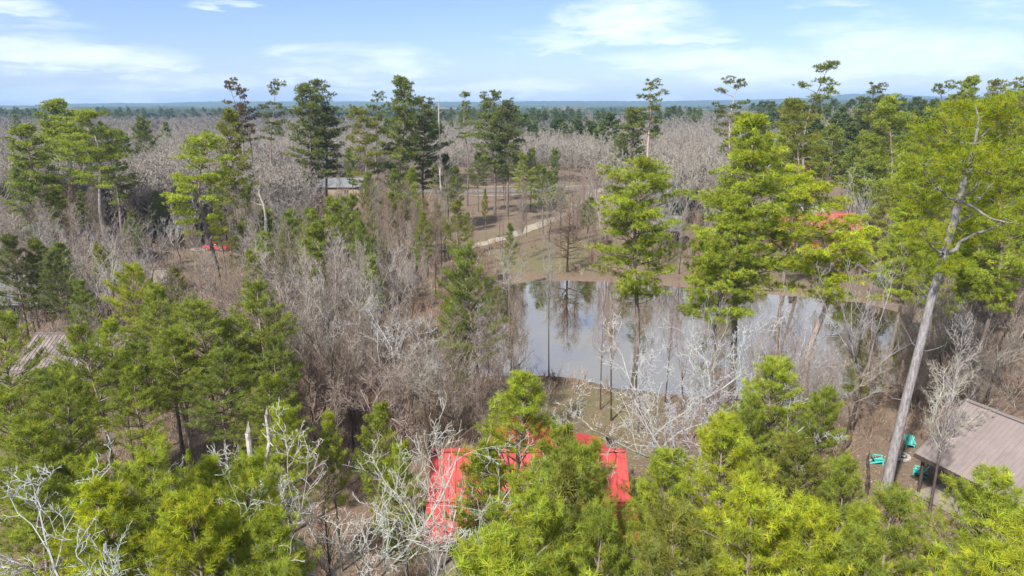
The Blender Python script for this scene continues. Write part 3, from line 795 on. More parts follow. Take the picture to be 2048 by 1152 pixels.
    r0 = G(1933, 800, zr2); r1 = G(2048, 845, zr2); dr = (r1 - r0); dr.z = 0; dr.normalize()
    e0 = G(1841, 912, ze2)
    pn = Vector((dr.y, -dr.x, 0))
    if pn.dot(e0 - r0) < 0: pn = -pn
    run = (e0 - r0).dot(pn); Lr = 16.0
    t2 = thing('log_cabin', 'log cabin with weathered mauve-brown ribbed metal roof at the right edge by the teal chairs', 'cabin', (r0.x, r0.y, 0), math.atan2(dr.y, dr.x))
    # local: x along the ridge, -y towards the near eave
    rf = MB()
    roof_slope(rf, (0, -run, ze2), (Lr, -run, ze2), (Lr, 0, zr2), (0, 0, zr2), rib=.30, rh=.03)
    roof_slope(rf, (Lr, run, ze2), (0, run, ze2), (0, 0, zr2 - .004), (Lr, 0, zr2 - .004), rib=.30, rh=.03)
    ro = rf.build('roof', M['brown'], t2)
    rc = MB(); rc.bar((-.03, 0, zr2 + .03), (Lr + .03, 0, zr2 + .03), .35, .06); rc.build('ridge_cap', M['brown'], ro)
    fa = MB(); fa.bar((-.02, -run - .02, ze2 - .16), (Lr, -run - .02, ze2 - .16), .04, .2); fa.build('fascia', M['darkwood'], ro)
    wl = MB(); x0 = 4.2; yy = -run + 1.1
    for j in range(13):
        z = .1 + j * .23; wl.cyl((x0, yy, z), (Lr - .5, yy, z), .125, .125, 8); wl.cyl((x0 + .1, yy - .2, z + .1), (x0 + .1, -yy, z + .1), .125, .125, 8)
    wl.box(((x0 + Lr - .5) / 2 + .1, 0, 1.4), (Lr - .5 - x0, 2 * -yy - .1, 2.9)); wl.build('wall', M['log'], t2)
    gb = MB(); o = 0; gb.v = [(x0, yy, 2.85), (x0, -yy, 2.85), (x0, 0, zr2 - .4), (x0 + .2, yy, 2.85), (x0 + .2, -yy, 2.85), (x0 + .2, 0, zr2 - .4)]
    gb.f = [(0, 2, 1), (3, 4, 5), (0, 1, 4, 3), (1, 2, 5, 4), (2, 0, 3, 5)]; gb.build('gable', M['log'], t2)
    for yy_ in (-run + .5, 0, run - .5):
        p = MB(); zt = ze2 - .15 + (zr2 - ze2) * (1 - abs(yy_) / run); p.cyl((.35, yy_, -.2), (.35, yy_, zt), .10, .09, 10); p.build('porch_post', M['darkwood'], t2)
    pm = MB(); pm.box((2.2, 0, .12), (4.0, 2 * run - .8, .24)); pm.build('porch_floor', M['wood'], t2)
    for wx_ in (6.5, 9.0, 12.0): window(t2, (wx_, yy - .14, 1.6), 1.0, 1.1)

    # --- left: mauve metal roof behind the young pines
    a = G(74, 667, 4.6); b = G(262, 668, 4.6); c = (a + b) / 2
    gable_house('cabin', 'cabin with dusty pink-brown ribbed metal roof behind the young pines at left', (c.x, c.y - 0.0, 0), math.atan2(b.y - a.y, b.x - a.x), (b - a).length - .8, 7.0, 2.7, 4.5, 'brown', 'log', over=.5, rib=.35, cat='cabin', wins=((-2, -1, 1.0), (1.5, -1, 1.0)), posts=3)
    # --- left edge: big grey roof
    c = G(18, 575, 4.0)
    gable_house('house', 'dark-walled house with large pale grey roof at the left edge among bare trees', (c.x - 3.5, c.y + 2.0, 0), math.radians(10), 15, 10, 2.8, 5.2, 'grey', 'darkwood', over=.6, rib=2.5, wins=((-4, -1, 1.2), (0, -1, 1.2), (4, -1, 1.2)))
    # --- far red-roofed house right of the pond
    a = G(1592, 425, 5.6); b = G(1712, 427, 5.6); c = (a + b) / 2
    t5 = gable_house('house', 'house with faded red metal roof and front gable beyond the pond at right', (c.x, c.y, 0), 0, (b - a).length - .8, 8.5, 3.4, 5.5, 'farred', 'redsiding', over=.5, rib=.5, wins=((-3, -1, 1.2), (4, -1, 1.2)))
    g = MB(); gx = G(1692, 448, 4.9).x - c.x
    roof_slope(g, (gx - 2.6, -7.2, 3.1), (gx - 2.6, -1.0, 3.1), (gx, -1.0, 5.0), (gx, -7.2, 5.0), rib=.5)
    roof_slope(g, (gx + 2.6, -1.0, 3.1), (gx + 2.6, -7.2, 3.1), (gx, -7.2, 4.996), (gx, -1.0, 4.996), rib=.5)
    g.build('gable_roof', M['farred'], t5)
    gw = MB(); gw.box((gx, -5.4, 1.45), (4.4, 2.2, 3.3)); o = len(gw.v); gw.v += [(gx - 2.2, -6.5, 3.1), (gx + 2.2, -6.5, 3.1), (gx, -6.5, 4.75), (gx - 2.2, -6.3, 3.1), (gx + 2.2, -6.3, 3.1), (gx, -6.3, 4.75)]
    gw.f += [(o, o + 1, o + 2), (o + 3, o + 5, o + 4), (o, o + 3, o + 4, o + 1), (o + 1, o + 4, o + 5, o + 2), (o + 2, o + 5, o + 3, o)]; gw.build('gable_wall', M['redsiding'], t5)
    sr = MB(); ax = G(1535, 440, 4.0).x - c.x; bx = G(1592, 440, 4.0).x - c.x
    roof_slope(sr, (ax, -3.2, 2.9), (bx + .3, -3.2, 2.9), (bx + .3, 1.2, 4.6), (ax, 1.2, 4.6), rib=.5); sr.build('side_roof', M['farred'], t5)
    sw = MB(); sw.box(((ax + bx) / 2, -.6, 1.3), (bx - ax - .6, 3.6, 3.0)); sw.build('side_wall', M['redsiding'], t5)
    # --- houses beyond
    def far(u, v, zr_, wpx, W_, roof, wall, label, rz=0.0, name='house', cat='house'):
        c = G(u, v, zr_); dep = PX(c)[2]; L_ = wpx / FPX * dep
        gz = ground_z(c.x, c.y)
        gable_house(name, label, (c.x, c.y, gz), rz, L_, W_, zr_ * .62, zr_, roof, wall, over=.5, rib=2.2, wins=((-L_ / 4, -1, 1.2), (L_ / 4, -1, 1.2)), cat=cat)
    far(672, 357, 5.0, 105, 9, 'grey', 'siding', 'low building with smooth blue-grey roof behind the left-centre trees')
    far(680, 331, 5.0, 30, 8, 'siding', 'siding', 'small distant house with orange-tan roof above the blue-grey roof')
    far(1625, 312, 6.5, 62, 9, 'white', 'redsiding', 'house with pale blue-white roof and dark red walls in the pines at upper right', .1)
    far(1318, 432, 4.8, 80, 8, 'grey', 'darkwood', 'dark house in the trees behind the pond, left of the tall yellow-green pine', -.3)
    far(240, 367, 4.8, 40, 8, 'white', 'siding', 'small white-roofed house behind the left group of tall pines', .3)
    far(275, 478, 3.4, 40, 6, 'darkwood', 'wood', 'low dark-roofed house in the bare trees left of the red car', .35)
    far(1618, 408, 4.4, 34, 6, 'white', 'siding', 'small pale-roofed outbuilding just behind the far red roof', .1, 'shed', 'shed')
    far(325, 540, 2.9, 26, 3.0, 'wood', 'darkwood', 'small dark open woodshed in the leaf litter at left', .1, 'shed', 'shed')
    far(1768, 352, 4.2, 22, 5, 'farred', 'darkwood', 'tiny orange-roofed outbuilding in the pines at upper right', 0, 'shed', 'shed')
    # --- raised deck at left
    p0 = G(52, 790, 0)
    t6 = thing('deck', 'small grey raised wooden deck on posts at the far left behind young pines', 'deck', (p0.x, p0.y, 0), .3)
    for x in (-1.4, 1.4):
        for y in (-1, 1):
            p = MB(); p.box((x, y, .75), (.16, .16, 1.9)); p.build('post', M['darkwood'], t6)
    d = MB()
    for i in range(14): d.box((-1.5 + i * .225, 0, 1.73), (.2, 2.4, .05))
    d.build('floor', M['wood'], t6); r = MB(); r.bar((-1.55, -1.15, 2.6), (1.6, -1.15, 2.6), .1, .05); [r.box((x, -1.15, 2.2), (.05, .05, .8)) for x in np.linspace(-1.45, 1.45, 9)]; r.build('railing', M['wood'], t6)
houses()

# ------------------------------------------------------------------ small things
def adirondack(px, py, rz, label):
    p = G(px, py, 0); t = thing('garden_chair', label, 'chair', (p.x, p.y, ground_z(p.x, p.y)), rz, 'teal garden chairs around the fire ring')
    t.scale = (.86, .86, .86)
    s = MB()
    for i in range(6): s.box((0, -.30 + i * .105, .36 - i * .026), (.54, .09, .025), M4=Matrix.Rotation(-.24, 3, 'X'))
    s.build('seat', M['teal'], t, .006)
    b = MB(); A = Vector((0, .26, .24)); dirn = Vector((0, .45, .9)).normalized()
    for i in range(7):
        x = (i - 3) * .092; sp = (i - 3) * .03; hh = .82 - .03 * (i - 3) ** 2 * .6
        b.bar((x, A.y, A.z), (x + sp, A.y + dirn.y * hh, A.z + dirn.z * hh), .082, .022)
    b.bar((-.30, A.y + .27, A.z + .45), (.30, A.y + .27, A.z + .45), .03, .07); b.build('backrest', M['teal'], t, .005)
    for sx in (-1, 1):
        l = MB(); l.box((sx * .31, -.34, .28), (.03, .10, .56)); l.build('leg', M['teal'], t)
        l = MB(); l.bar((sx * .28, -.38, .36), (sx * .28, .62, .03), .03, .12); l.build('leg', M['teal'], t)
        a = MB(); a.box((sx * .34, -.06, .575), (.13, .74, .025)); a.build('armrest', M['teal'], t, .008)
    return t
adirondack(1755, 925, math.radians(75), 'teal slatted garden chair left of the big leaning trunk')
adirondack(1818, 897, math.radians(-20), 'teal slatted garden chair farthest back, right of the big leaning trunk')
adirondack(1838, 948, math.radians(-130), 'teal slatted garden chair nearest the brown-roofed cabin')
def fire_ring():
    p = G(1800, 915); t = thing('fire_ring', 'low ring of grey stones with ash between the teal chairs', 'fire pit', (p.x, p.y, ground_z(p.x, p.y)))
    rnd = random.Random(4)
    for i in range(12):
        a = i * 2 * PI / 12; s = MB(); s.box((.6 * math.cos(a), .6 * math.sin(a), .08), (.24, .28, .22), a + rnd.uniform(-.2, .2)); s.build('stone', M['stone'], t, .05)
    q = MB(); q.cyl((0, 0, -.02), (0, 0, .04), .52, .48, 16); q.build('ash_bed', M['ash'], t)
    for i in range(3):
        a = i * 1.1; q = MB(); q.cyl((-.35 * math.cos(a), -.35 * math.sin(a), .08 + .05 * i), (.35 * math.cos(a), .35 * math.sin(a), .1 + .05 * i), .05, .045, 8); q.build('log', M['deadwood'], t)
fire_ring()
def car():
    p = G(433, 500); t = thing('parked_car', 'red car parked on the pale drive at left behind trees', 'car', (p.x, p.y, ground_z(p.x, p.y) + .05), math.radians(-8))
    def loft(secs, name, m, par, bev=.05):
        b = MB(); n = len(secs[0][1])
        for x, ring in secs:
            for y, z in ring: b.v.append((x, y, z))
        for i in range(len(secs) - 1):
            for j in range(n): b.f.append((i * n + j, i * n + (j + 1) % n, (i + 1) * n + (j + 1) % n, (i + 1) * n + j))
        b.f.append(tuple(range(n))[::-1]); b.f.append(tuple((len(secs) - 1) * n + j for j in range(n)))
        return b.build(name, m, par, bev, True)
    def ring(hw, z0, z1, c=.1): return [(-hw, z0), (hw, z0), (hw + .03, (z0 + z1) / 2), (hw - c * .5, z1 - .06), (hw - c * 1.6, z1), (-hw + c * 1.6, z1), (-hw + c * .5, z1 - .06), (-hw - .03, (z0 + z1) / 2)]
    loft([(-2.2, ring(.72, .35, .72)), (-2.05, ring(.82, .26, .88)), (-1.2, ring(.87, .24, .95)), (.9, ring(.87, .24, .95)), (1.7, ring(.85, .24, .84)), (2.1, ring(.78, .26, .72)), (2.25, ring(.66, .34, .62))], 'body', M['carred'], t)
    loft([(-1.95, ring(.70, .86, .93)), (-1.35, ring(.66, .86, 1.38, .14)), (.15, ring(.66, .86, 1.42, .14)), (1.05, ring(.74, .86, .95))], 'cabin_glass', M['glass'], t, .03)
    loft([(-1.4, ring(.60, 1.36, 1.40, .1)), (-1.2, ring(.60, 1.37, 1.45, .1)), (.05, ring(.60, 1.38, 1.46, .1)), (.25, ring(.58, 1.36, 1.41, .1))], 'roof', M['carred'], t, .02)
    for x in (-1.35, 1.4):
        for sy in (-1, 1):
            wv = MB(); wv.cyl((x, sy * .72, .32), (x, sy * .90, .32), .32, .32, 20); wo = wv.build('wheel', M['rubber'], t, .02)
            r = MB(); r.cyl((x, sy * .89, .32), (x, sy * .915, .32), .19, .17, 14); r.build('rim', M['chrome'], wo)
    for sy in (-1, 1):
        h = MB(); h.box((2.17, sy * .56, .60), (.10, .28, .12)); h.build('headlight', M['chrome'], t, .02)
        h = MB(); h.box((-2.13, sy * .60, .72), (.10, .24, .14)); h.build('tail_light', M['redsiding'], t, .02)
        h = MB(); h.box((.78, sy * .95, .98), (.10, .18, .12)); h.build('mirror', M['carred'], t, .02)
car()
def snag(base, top, r0, r1, label, seed, arms=0, name='dead_trunk', m='deadwood'):
    rnd = random.Random(seed); a = Vector(base); b = Vector(top); n = 9
    P = [a.lerp(b, i / n) + Vector((rnd.uniform(-1, 1), rnd.uniform(-1, 1), 0)) * (b - a).length * (.022 if (b - a).length < 19 else .004) for i in range(n + 1)]
    P = [p - a for p in P]
    R = [r0 + (r1 - r0) * i / n for i in range(n + 1)]
    v, f = tube([tuple(p) for p in P], R, 9); parts = [(v, f, (1, 1, 1))]
    t = thing(name, label, 'dead tree', tuple(a))
    if name != 'stump': parts.append((np.array([P[-1] + Vector((R[-1] * math.cos(k * 2.1), R[-1] * math.sin(k * 2.1), 0)) for k in range(3)] + [P[-1] + Vector((R[-1] * .7, 0, R[-1] * 5))]), np.array([(0, 1, 3), (1, 2, 3), (2, 0, 3)]), (1, 1, 1)))
    V, F, C = join(parts); link('trunk', make_mesh('dead_trunk', V, F, M[m], False, C), t)
    if arms:
        W = Wood()
        for k in range(arms):
            i = rnd.randint(4, n - 1); az = rnd.random() * 6.28; L = rnd.uniform(.5, 1.6); p = np.array(P[i]); d = np.array([math.cos(az), math.sin(az), rnd.uniform(-.2, .5)])
            q = p + d * L * .5; s = q + (d + np.array([rnd.uniform(-.4, .4), rnd.uniform(-.4, .4), .2])) * L * .5
            W.seg(p, q, R[i] * .35, R[i] * .22, (1, 1, 1)); W.seg(q, s, R[i] * .22, .01, (1, 1, 1))
        v, f, c = W.arrays(4); m = len(v) // arms
        for k in range(arms): link('broken_limb', make_mesh('dead_limb', v[k * m:(k + 1) * m], [f[k * len(f) // arms:(k + 1) * len(f) // arms] - k * m], M['deadwood'], False, c[k * m:(k + 1) * m]), t)
def snags():
    p = AT(880, 330, 135); q = AT(877, 195, 135); snag((p.x, p.y, 0), q, .24, .07, 'tall bare dead pine spire rising above the horizon, left of centre', 1, 8)
    p = AT(535, 482, 85); q = AT(519, 385, 84); snag((p.x + .6, p.y, 0), q, .32, .12, 'bone-white broken dead trunk left of the young green pines', 2, 3)
    b = AT(478, 1000, 24); q = AT(492, 868, 24); snag((b.x, b.y, 0), q, .24, .10, 'shorter of the two jagged grey snags among the lime pines', 3, 3)
    b = AT(500, 1000, 26); q = AT(527, 825, 26); snag((b.x, b.y, 0), q, .24, .07, 'taller jagged grey snag with a curved tip among the lime pines', 4, 3)
    b = G(1733, 990); q = AT(1737, 918, b.y); snag(b, q, .12, .10, 'short dark broken stump beside the big leaning pine trunk', 5, 0, m='darkwood')
    b = G(1148, 833); snag((b.x, b.y, 0), (b.x + .05, b.y, .45), .24, .20, 'low cut stump on the grass between the red roof and the pond', 6, 0, 'stump')
snags()

#@TREES
# (proto, u, v of the tree top in the photograph, distance, colour, label, options)
HP = [
 # foreground lime pines, lower left
 ('young', 172, 925, 25, 'lime', 'small round-topped lime pine at lower left, behind the brightest clump', {}),
 ('young', 205, 965, 20, 'yellow', 'brightest yellow-green pine at lower left beside the white bare branches', {}),
 ('young', 312, 905, 21, 'lime', 'broad lime pine with the highest top in the lower left clump', dict(wide=1.1)),
 ('young', 402, 945, 22, 'lime', 'lime pine at the right shoulder of the lower left clump', {}),
 ('young', 355, 1010, 17.5, 'yellow', 'yellow-lime pine low in front of the lower left clump', {}),
 ('young', 440, 1020, 19, 'lime', 'narrow lime pine between the lower left clump and the thin trunks', {}),
 ('mid', 375, 905, 34, 'lime', 'thin lime pine tip on a bare stem above the lower left clump', dict(wide=.5)),
 ('young', 560, 812, 31, 'lime', 'tall slender pine just right of the jagged grey snags', dict(wide=.9)),
 ('young', 492, 912, 21.5, 'lime', 'lime pine in front of the jagged grey snags', dict(wide=.8)),
 ('mid', 655, 826, 33, 'lime', 'small pointed lime pine between two bare trunks right of the snags', dict(wide=.62)),
 ('young', 528, 1060, 18, 'lime', 'low lime pine at the bottom edge left of the tangled white tree', {}),
 ('young', 575, 1118, 15, 'green', 'dark green pine tip at the bottom edge below the thin dark trunk', dict(wide=.6)),
 ('mid', 755, 812, 33, 'green', 'green pine left of the red roof behind the tangled white tree', dict(wide=.8)),
 ('mid', 800, 885, 28, 'lime', 'pine partly hidden behind white branches at the left end of the red roof', dict(wide=.7)),
 # foreground, in front of the red roof
 ('young', 1035, 752, 29.5, 'lime', 'tall pine standing up in front of the middle of the red roof', dict(wide=1.12)),
 ('young', 1150, 885, 24, 'green', 'green pine covering the centre right of the red roof', dict(wide=1.1)),
 ('young', 1040, 962, 19, 'lime', 'broad pine low in front of the red roof, centre of the bottom edge', dict(wide=1.1)),
 ('young', 1010, 1075, 14.5, 'lime', 'pine crown cut by the bottom edge left of centre', dict(wide=.95)),
 ('young', 1205, 1015, 18, 'green', 'slim grey-green pine just right of the bottom centre pine', dict(wide=.7)),
 ('mid', 1120, 858, 27.5, 'green', 'thin green pine against the ridge of the red roof', dict(wide=.9)),
 ('young', 960, 1098, 15.0, 'lime', 'small lime pine at the bottom edge below the left end of the red roof', dict(wide=.7)),
 ('mid', 1128, 930, 21, 'olive', 'open brownish pine between the two largest pines before the red roof', dict(wide=.7)),
 ('mid', 968, 880, 27.5, 'lime', 'narrow lime pine against the left half of the red roof ridge', dict(wide=.85)),
 # right foreground
 ('young', 1330, 905, 24, 'lime', 'pine right of the red roof, left shoulder of the big right clump', {}),
 ('young', 1460, 842, 23.5, 'yellow', 'tall bright yellow-green pine in the middle of the big right clump', dict(wide=1.08)),
 ('young', 1560, 722, 33, 'lime', 'highest pine of the right clump, its top against the pond', dict(wide=1.2)),
 ('young', 1640, 775, 31, 'green', 'green pine at the right shoulder of the highest pine in the right clump', dict(wide=1.0)),
 ('young', 1500, 800, 30, 'green', 'green pine filling the left side behind the right clump', dict(wide=.85)),
 ('young', 1350, 1010, 17.5, 'olive', 'olive pine low in the gap right of bottom centre', {}),
 ('young', 1480, 985, 18, 'yellow', 'yellow-olive pine at the bottom edge under the big right clump', dict(wide=1.1)),
 ('young', 1610, 1010, 18, 'yellow', 'bright pine spreading low right of the yellow-olive pine', {}),
 ('young', 1690, 920, 26, 'green', 'dark green pine left of the base of the leaning trunk', dict(wide=.9)),
 ('young', 1600, 880, 26.5, 'olive', 'olive pine in the heart of the right clump', {}),
 ('young', 1805, 1000, 21, 'green', 'deep green pine at bottom right below the leaning trunk', {}),
 ('young', 1965, 940, 20.5, 'lime', 'feathery pale lime pine in front of the brown roof', dict(wide=1.15)),
 ('young', 1745, 1035, 19, 'lime', 'small lime pine below the foot of the leaning trunk', dict(wide=.7)),
 ('young', 2010, 1070, 15.5, 'yellow', 'bright yellow pine at the bottom right corner', {}),
 ('young', 1730, 1080, 17, 'green', 'green pine crown cut by the bottom edge at right', dict(wide=.8)),
 # left middle stand
 ('stand', 8, 632, 38, 'green', 'green pine at the left edge beside the pink-brown roof', {}),
 ('stand', 5, 790, 29, 'green', 'deep green pine at the left edge below the deck', {}),
 ('stand', 60, 850, 26, 'green', 'dark green pine at the lower left edge', {}),
 ('stand', 172, 655, 38, 'green', 'green pine with dark spiky top in front of the pink-brown roof', dict(wide=1.05)),
 ('stand', 128, 760, 32, 'green', 'green pine low in front of the pink-brown roof', {}),
 ('stand', 265, 527, 52, 'yellow', 'bright yellow-green bushy pine above the left stand', dict(wide=.9)),
 ('stand', 225, 640, 45, 'lime', 'lime pine behind the spiky-topped pine of the left stand', {}),
 ('stand', 320, 572, 46, 'green', 'pine left of the broad dome in the left stand', {}),
 ('stand', 395, 605, 41, 'green', 'broad domed pine in the middle of the left stand', dict(wide=1.2)),
 ('stand', 345, 655, 40, 'green', 'pine on the left flank of the broad domed pine', {}),
 ('stand', 448, 640, 44, 'green', 'pine on the right flank of the broad domed pine', {}),
 ('stand', 520, 575, 43, 'green', 'pine with straight bare trunk at the right end of the left stand', dict(wide=1.08)),
 ('stand', 60, 940, 24, 'green', 'dark pine above the white branches in the lower left corner', {}),
 ('stand', 130, 900, 27, 'green', 'dark pine between the left edge and the lime clump', {}),
 # middle
 ('mid', 1700, 470, 100, 'green', 'green pine on the far bank right of the umbrella-topped pine', dict(wide=1.2)),
 ('mid', 1745, 455, 99, 'olive', 'olive pine at the far right bank of the pond', dict(wide=1.3)),
 ('mid', 1790, 470, 96, 'green', 'green pine at the right corner of the pond', dict(wide=1.3)),
 ('mid', 1840, 520, 84, 'olive', 'olive pine on the right shore behind the leaning trunk', dict(wide=1.3)),
 ('mid', 1595, 480, 104, 'olive', 'small olive pine on the far bank below the far red roof', dict(wide=1.1)),
 ('mid', 1420, 470, 104, 'deep', 'deep green young pine on the far bank behind the twin trunks', dict(wide=1.1)),
 ('mid', 18, 470, 64, 'cold', 'grey-green pine at the left edge screening the pale grey roof', dict(wide=1.1)),
 ('mid', 72, 478, 66, 'dark', 'grey-green pine in front of the middle of the pale grey roof', {}),
 ('mid', 108, 500, 63, 'cold', 'grey-green pine at the right end of the pale grey roof', dict(wide=.9)),
 ('mid', 160, 560, 60, 'deep', 'dark low pine right of the pale grey roof', {}),
 ('young', 940, 497, 50, 'deep', 'dark green straight pine left of the pond with a long bare trunk', dict(wide=1.02)),
 ('mid', 897, 600, 52, 'olive', 'thin sparse pine just left of the straight dark pine', dict(wide=.7)),
 ('mid', 913, 640, 50, 'olive', 'second thin pine stem beside the straight dark pine', dict(wide=.6)),
 ('mid', 705, 395, 88, 'deep', 'bright-topped green pine at the right of the copse before the drive', dict(wide=1.0)),
 ('mid', 670, 395, 80, 'green', 'full green pine in the copse left of the drive', dict(wide=1.1)),
 ('mid', 640, 440, 78, 'deep', 'lower green pine in the copse left of the drive', dict(wide=1.0)),
 ('mid', 575, 430, 82, 'deep', 'green pine right of the bone-white trunk', dict(wide=1.1)),
 ('mid', 500, 505, 66, 'green', 'soft green young pine above the straight-trunked left pine', dict(wide=.9)),
 ('mid', 720, 440, 76, 'deep', 'narrow dark pine in the copse left of the drive', dict(wide=.7)),
 ('mid', 735, 345, 112, 'deep', 'slim pine at the left of the tall thin-stemmed copse', dict(wide=.8)),
 ('mid', 790, 342, 112, 'deep', 'green pine crown in the tall thin-stemmed copse', dict(wide=.9)),
 ('mid', 820, 338, 112, 'green', 'green pine crown at the right of the tall thin-stemmed copse', dict(wide=.8)),
 ('mid', 850, 400, 108, 'olive', 'faint olive pine behind the thin-stemmed copse', dict(wide=.8)),
 ('mid', 892, 312, 140, 'dark', 'narrow dark conifer left edge of the clearing', dict(wide=.9)),
 ('mid', 910, 335, 135, 'dark', 'dark conifer beside the narrow dark conifer at the clearing', dict(wide=1.0)),
 ('mid', 957, 305, 165, 'dark', 'round dark evergreen on the far edge of the clearing', dict(wide=1.2)),
 ('far', 1010, 260, 185, 'dark', 'tall dark evergreen behind the clearing', dict(wide=.8)),
 ('mid', 1045, 308, 150, 'green', 'lime-green pine on the far side of the clearing', dict(wide=1.1)),
 ('mid', 1085, 330, 132, 'deep', 'green pine beside the drive where it bends', dict(wide=1.3)),
 ('mid', 1065, 296, 172, 'deep', 'dark pine top behind the lime-green pine at the clearing', dict(wide=.9)),
 ('mid', 935, 425, 115, 'deep', 'small scraggly pine on the near edge of the clearing', dict(wide=.9)),
 ('mid', 1020, 450, 92, 'dark', 'small grey-green pine by the pond head', dict(wide=.7)),
 ('mid', 970, 378, 128, 'olive', 'thin olive pine standing in the clearing', dict(wide=.5)),
 ('mid', 870, 330, 170, 'deep', 'green pine at the forest edge behind the road, left of the narrow dark conifer', dict(wide=1.2)),
 ('far', 1110, 300, 196, 'deep', 'broad green pine at the forest edge behind the right part of the road', dict(wide=.9)),
 ('far', 700, 300, 185, 'deep', 'green pine just behind the smooth blue-grey roof', dict(wide=.9)),
 ('mid', 1120, 372, 138, 'deep', 'low green pine filling the inner side of the drive bend', dict(wide=1.3)),
 ('mid', 1180, 395, 120, 'deep', 'low dark evergreen beside the drive bend', dict(wide=1.2)),
 ('mid', 932, 535, 62, 'deep', 'small pine tip at the left end of the pond', dict(wide=.6)),
]
TALLP = [
 ('dense', 118, 205, 140, 'green', 'tall pine with a layered round crown at the back of the left group', dict(wide=1.35)),
 ('tall', 172, 222, 112, 'green', 'tall pine with pale straight trunk in front of the left group', dict(wide=1.35, bark=(1.3, 1.4, 1.5))),
 ('dense', 60, 255, 118, 'green', 'full green pine at the left of the left group', dict(wide=1.35)),
 ('tall', 215, 290, 118, 'deep', 'darker pine on the right flank of the left group', dict(wide=1.35)),
 ('tall', 140, 245, 125, 'green', 'pine between the pale trunk and the full green pine', dict(wide=1.1)),
 ('dense', 40, 330, 105, 'deep', 'lower pine at the left edge of the left group', {}),
 ('tall', 402, 268, 82, 'lime', 'tall sparse pine with yellowish plates left of the dead white trunk', dict(wide=1.25)),
 ('dense', 457, 226, 108, 'olive', 'olive pine right behind the sparse yellowish pine', dict(wide=.8)),
 ('open', 465, 162, 150, 'brown', 'dark-topped pine pair against the sky, left half', dict(wide=.95)),
 ('open', 487, 175, 152, 'brown', 'thin dark pine beside the dark-topped pine against the sky', dict(wide=.8)),
 ('open', 537, 164, 145, 'cold', 'lone pine with bare lower trunk against the sky, second from left', dict(wide=.95)),
 ('dense', 612, 175, 140, 'dark', 'left pine of the broad pair against the sky left of centre', dict(wide=.95)),
 ('dense', 642, 166, 146, 'cold', 'right pine of the broad pair against the sky left of centre', dict(wide=.95)),
 ('tall', 718, 214, 125, 'olive', 'yellow-green pine left of the darkest tall pine', dict(wide=.95)),
 ('open', 745, 180, 148, 'dark', 'pine with rounded open top behind the yellow-green pine', dict(wide=1.0)),
 ('dense', 798, 162, 130, 'dark', 'largest dark pine against the sky left of centre', dict(wide=1.0)),
 ('dense', 838, 200, 138, 'cold', 'dark pine on the right flank of the largest dark pine', dict(wide=1.05)),
 ('open', 933, 188, 175, 'dark', 'small-crowned pine on the horizon near the centre', dict(wide=1.0)),
 ('dense', 985, 186, 160, 'dark', 'left pine of the centre pair on the horizon', dict(wide=1.1)),
 ('dense', 1015, 205, 158, 'cold', 'right pine of the centre pair on the horizon', dict(wide=1.1)),
 ('dense', 1265, 220, 160, 'dark', 'full pine under the flag-shaped pine right of centre', dict(wide=1.1)),
 ('open', 1290, 157, 152, 'dark', 'pine with pale leaning trunk and one-sided top right of centre', dict(wide=1.25, bark=(2.0, 1.9, 1.8))),
 ('dense', 1243, 270, 165, 'dark', 'lower pine left of the pale leaning trunk', {}),
 ('open', 1475, 158, 135, 'cold', 'lone open pine against the sky above the yellow-green pine', dict(wide=1.2, bark=(1.4, 1.4, 1.4))),
 ('open', 1632, 132, 118, 'dark', 'tallest pine against the sky with flat separate plates', dict(wide=1.2)),
 ('open', 1742, 163, 150, 'cold', 'thin-topped pine against the sky right of the tallest pine', dict(wide=1.5)),
 ('tall', 1598, 205, 92, 'olive', 'flat-topped olive pine below the tallest pine', dict(wide=.95)),
 ('tall', 1795, 200, 100, 'green', 'green pine with spreading plates left of the leaning pine', dict(wide=1.1)),
 ('open', 1880, 168, 125, 'dark', 'thin pine with a flat tuft at top right', dict(wide=1.1)),
 ('dense', 1945, 160, 150, 'green', 'pine on the rise at the top right', {}),
 ('dense', 1998, 165, 160, 'olive', 'olive pine at the top right edge', {}),
 ('dense', 2040, 160, 140, 'olive', 'olive pine cut by the right edge near the top', {}),
 ('dense', 1290, 322, 59, 'lime', 'bright round-topped pine in front of the pond, centre right', dict(wide=1.15, near=1)),
 ('dense', 1500, 222, 60, 'lime', 'tall conical yellow-green pine right of the pond centre', dict(wide=1.22, near=1)),
 ('dense', 1462, 385, 56, 'lime', 'lower yellow-green pine beside the tall conical pine', dict(wide=1.2, near=1, cbv=1)),
 ('tall', 1655, 356, 58, 'yellow', 'umbrella-topped yellow pine in front of the far red roof', dict(wide=1.2, near=1, bark=(1.5, 1.5, 1.6))),
 ('dense', 1862, 300, 78, 'lime', 'large pine behind the leaning pine at right', dict(wide=1.0, near=1)),
 ('dense', 1835, 395, 68, 'lime', 'wide yellow-green pine left of the leaning pine', dict(wide=1.15, near=1)),
 ('dense', 1905, 440, 60, 'lime', 'bushy yellow-green pine behind the fork of the leaning pine', dict(wide=.95, near=1)),
 ('dense', 2035, 300, 55, 'lime', 'yellow-green pine at the right edge', dict(wide=1.0, near=1)),
 ('dense', 1990, 380, 66, 'green', 'green pine between the leaning pine and the right edge', dict(wide=1.0, near=1)),
]
PINES['near_old'] = [gen_pine(111 + i, h=21, cb=0.40, R=3.9, spacing=.85, nb=6, tl=.30, nn=15, nw=.032, drop=.18, rb=.22, shape=('old', 'cone')[i % 2], dead=12, bend=.4, pads=(1.3, .72, 34)) for i in range(3)]
PINES['umbrella'] = [gen_pine(131, h=19, cb=0.45, R=3.6, spacing=.95, nb=5, tl=.30, nn=16, nw=.032, drop=.30, rb=.24, shape='old', dead=14, bend=.7, pads=(1.3, .8, 36))]
used = []
def top_place(u, v, Y):
    p = AT(u, v, Y); return p.x, p.z
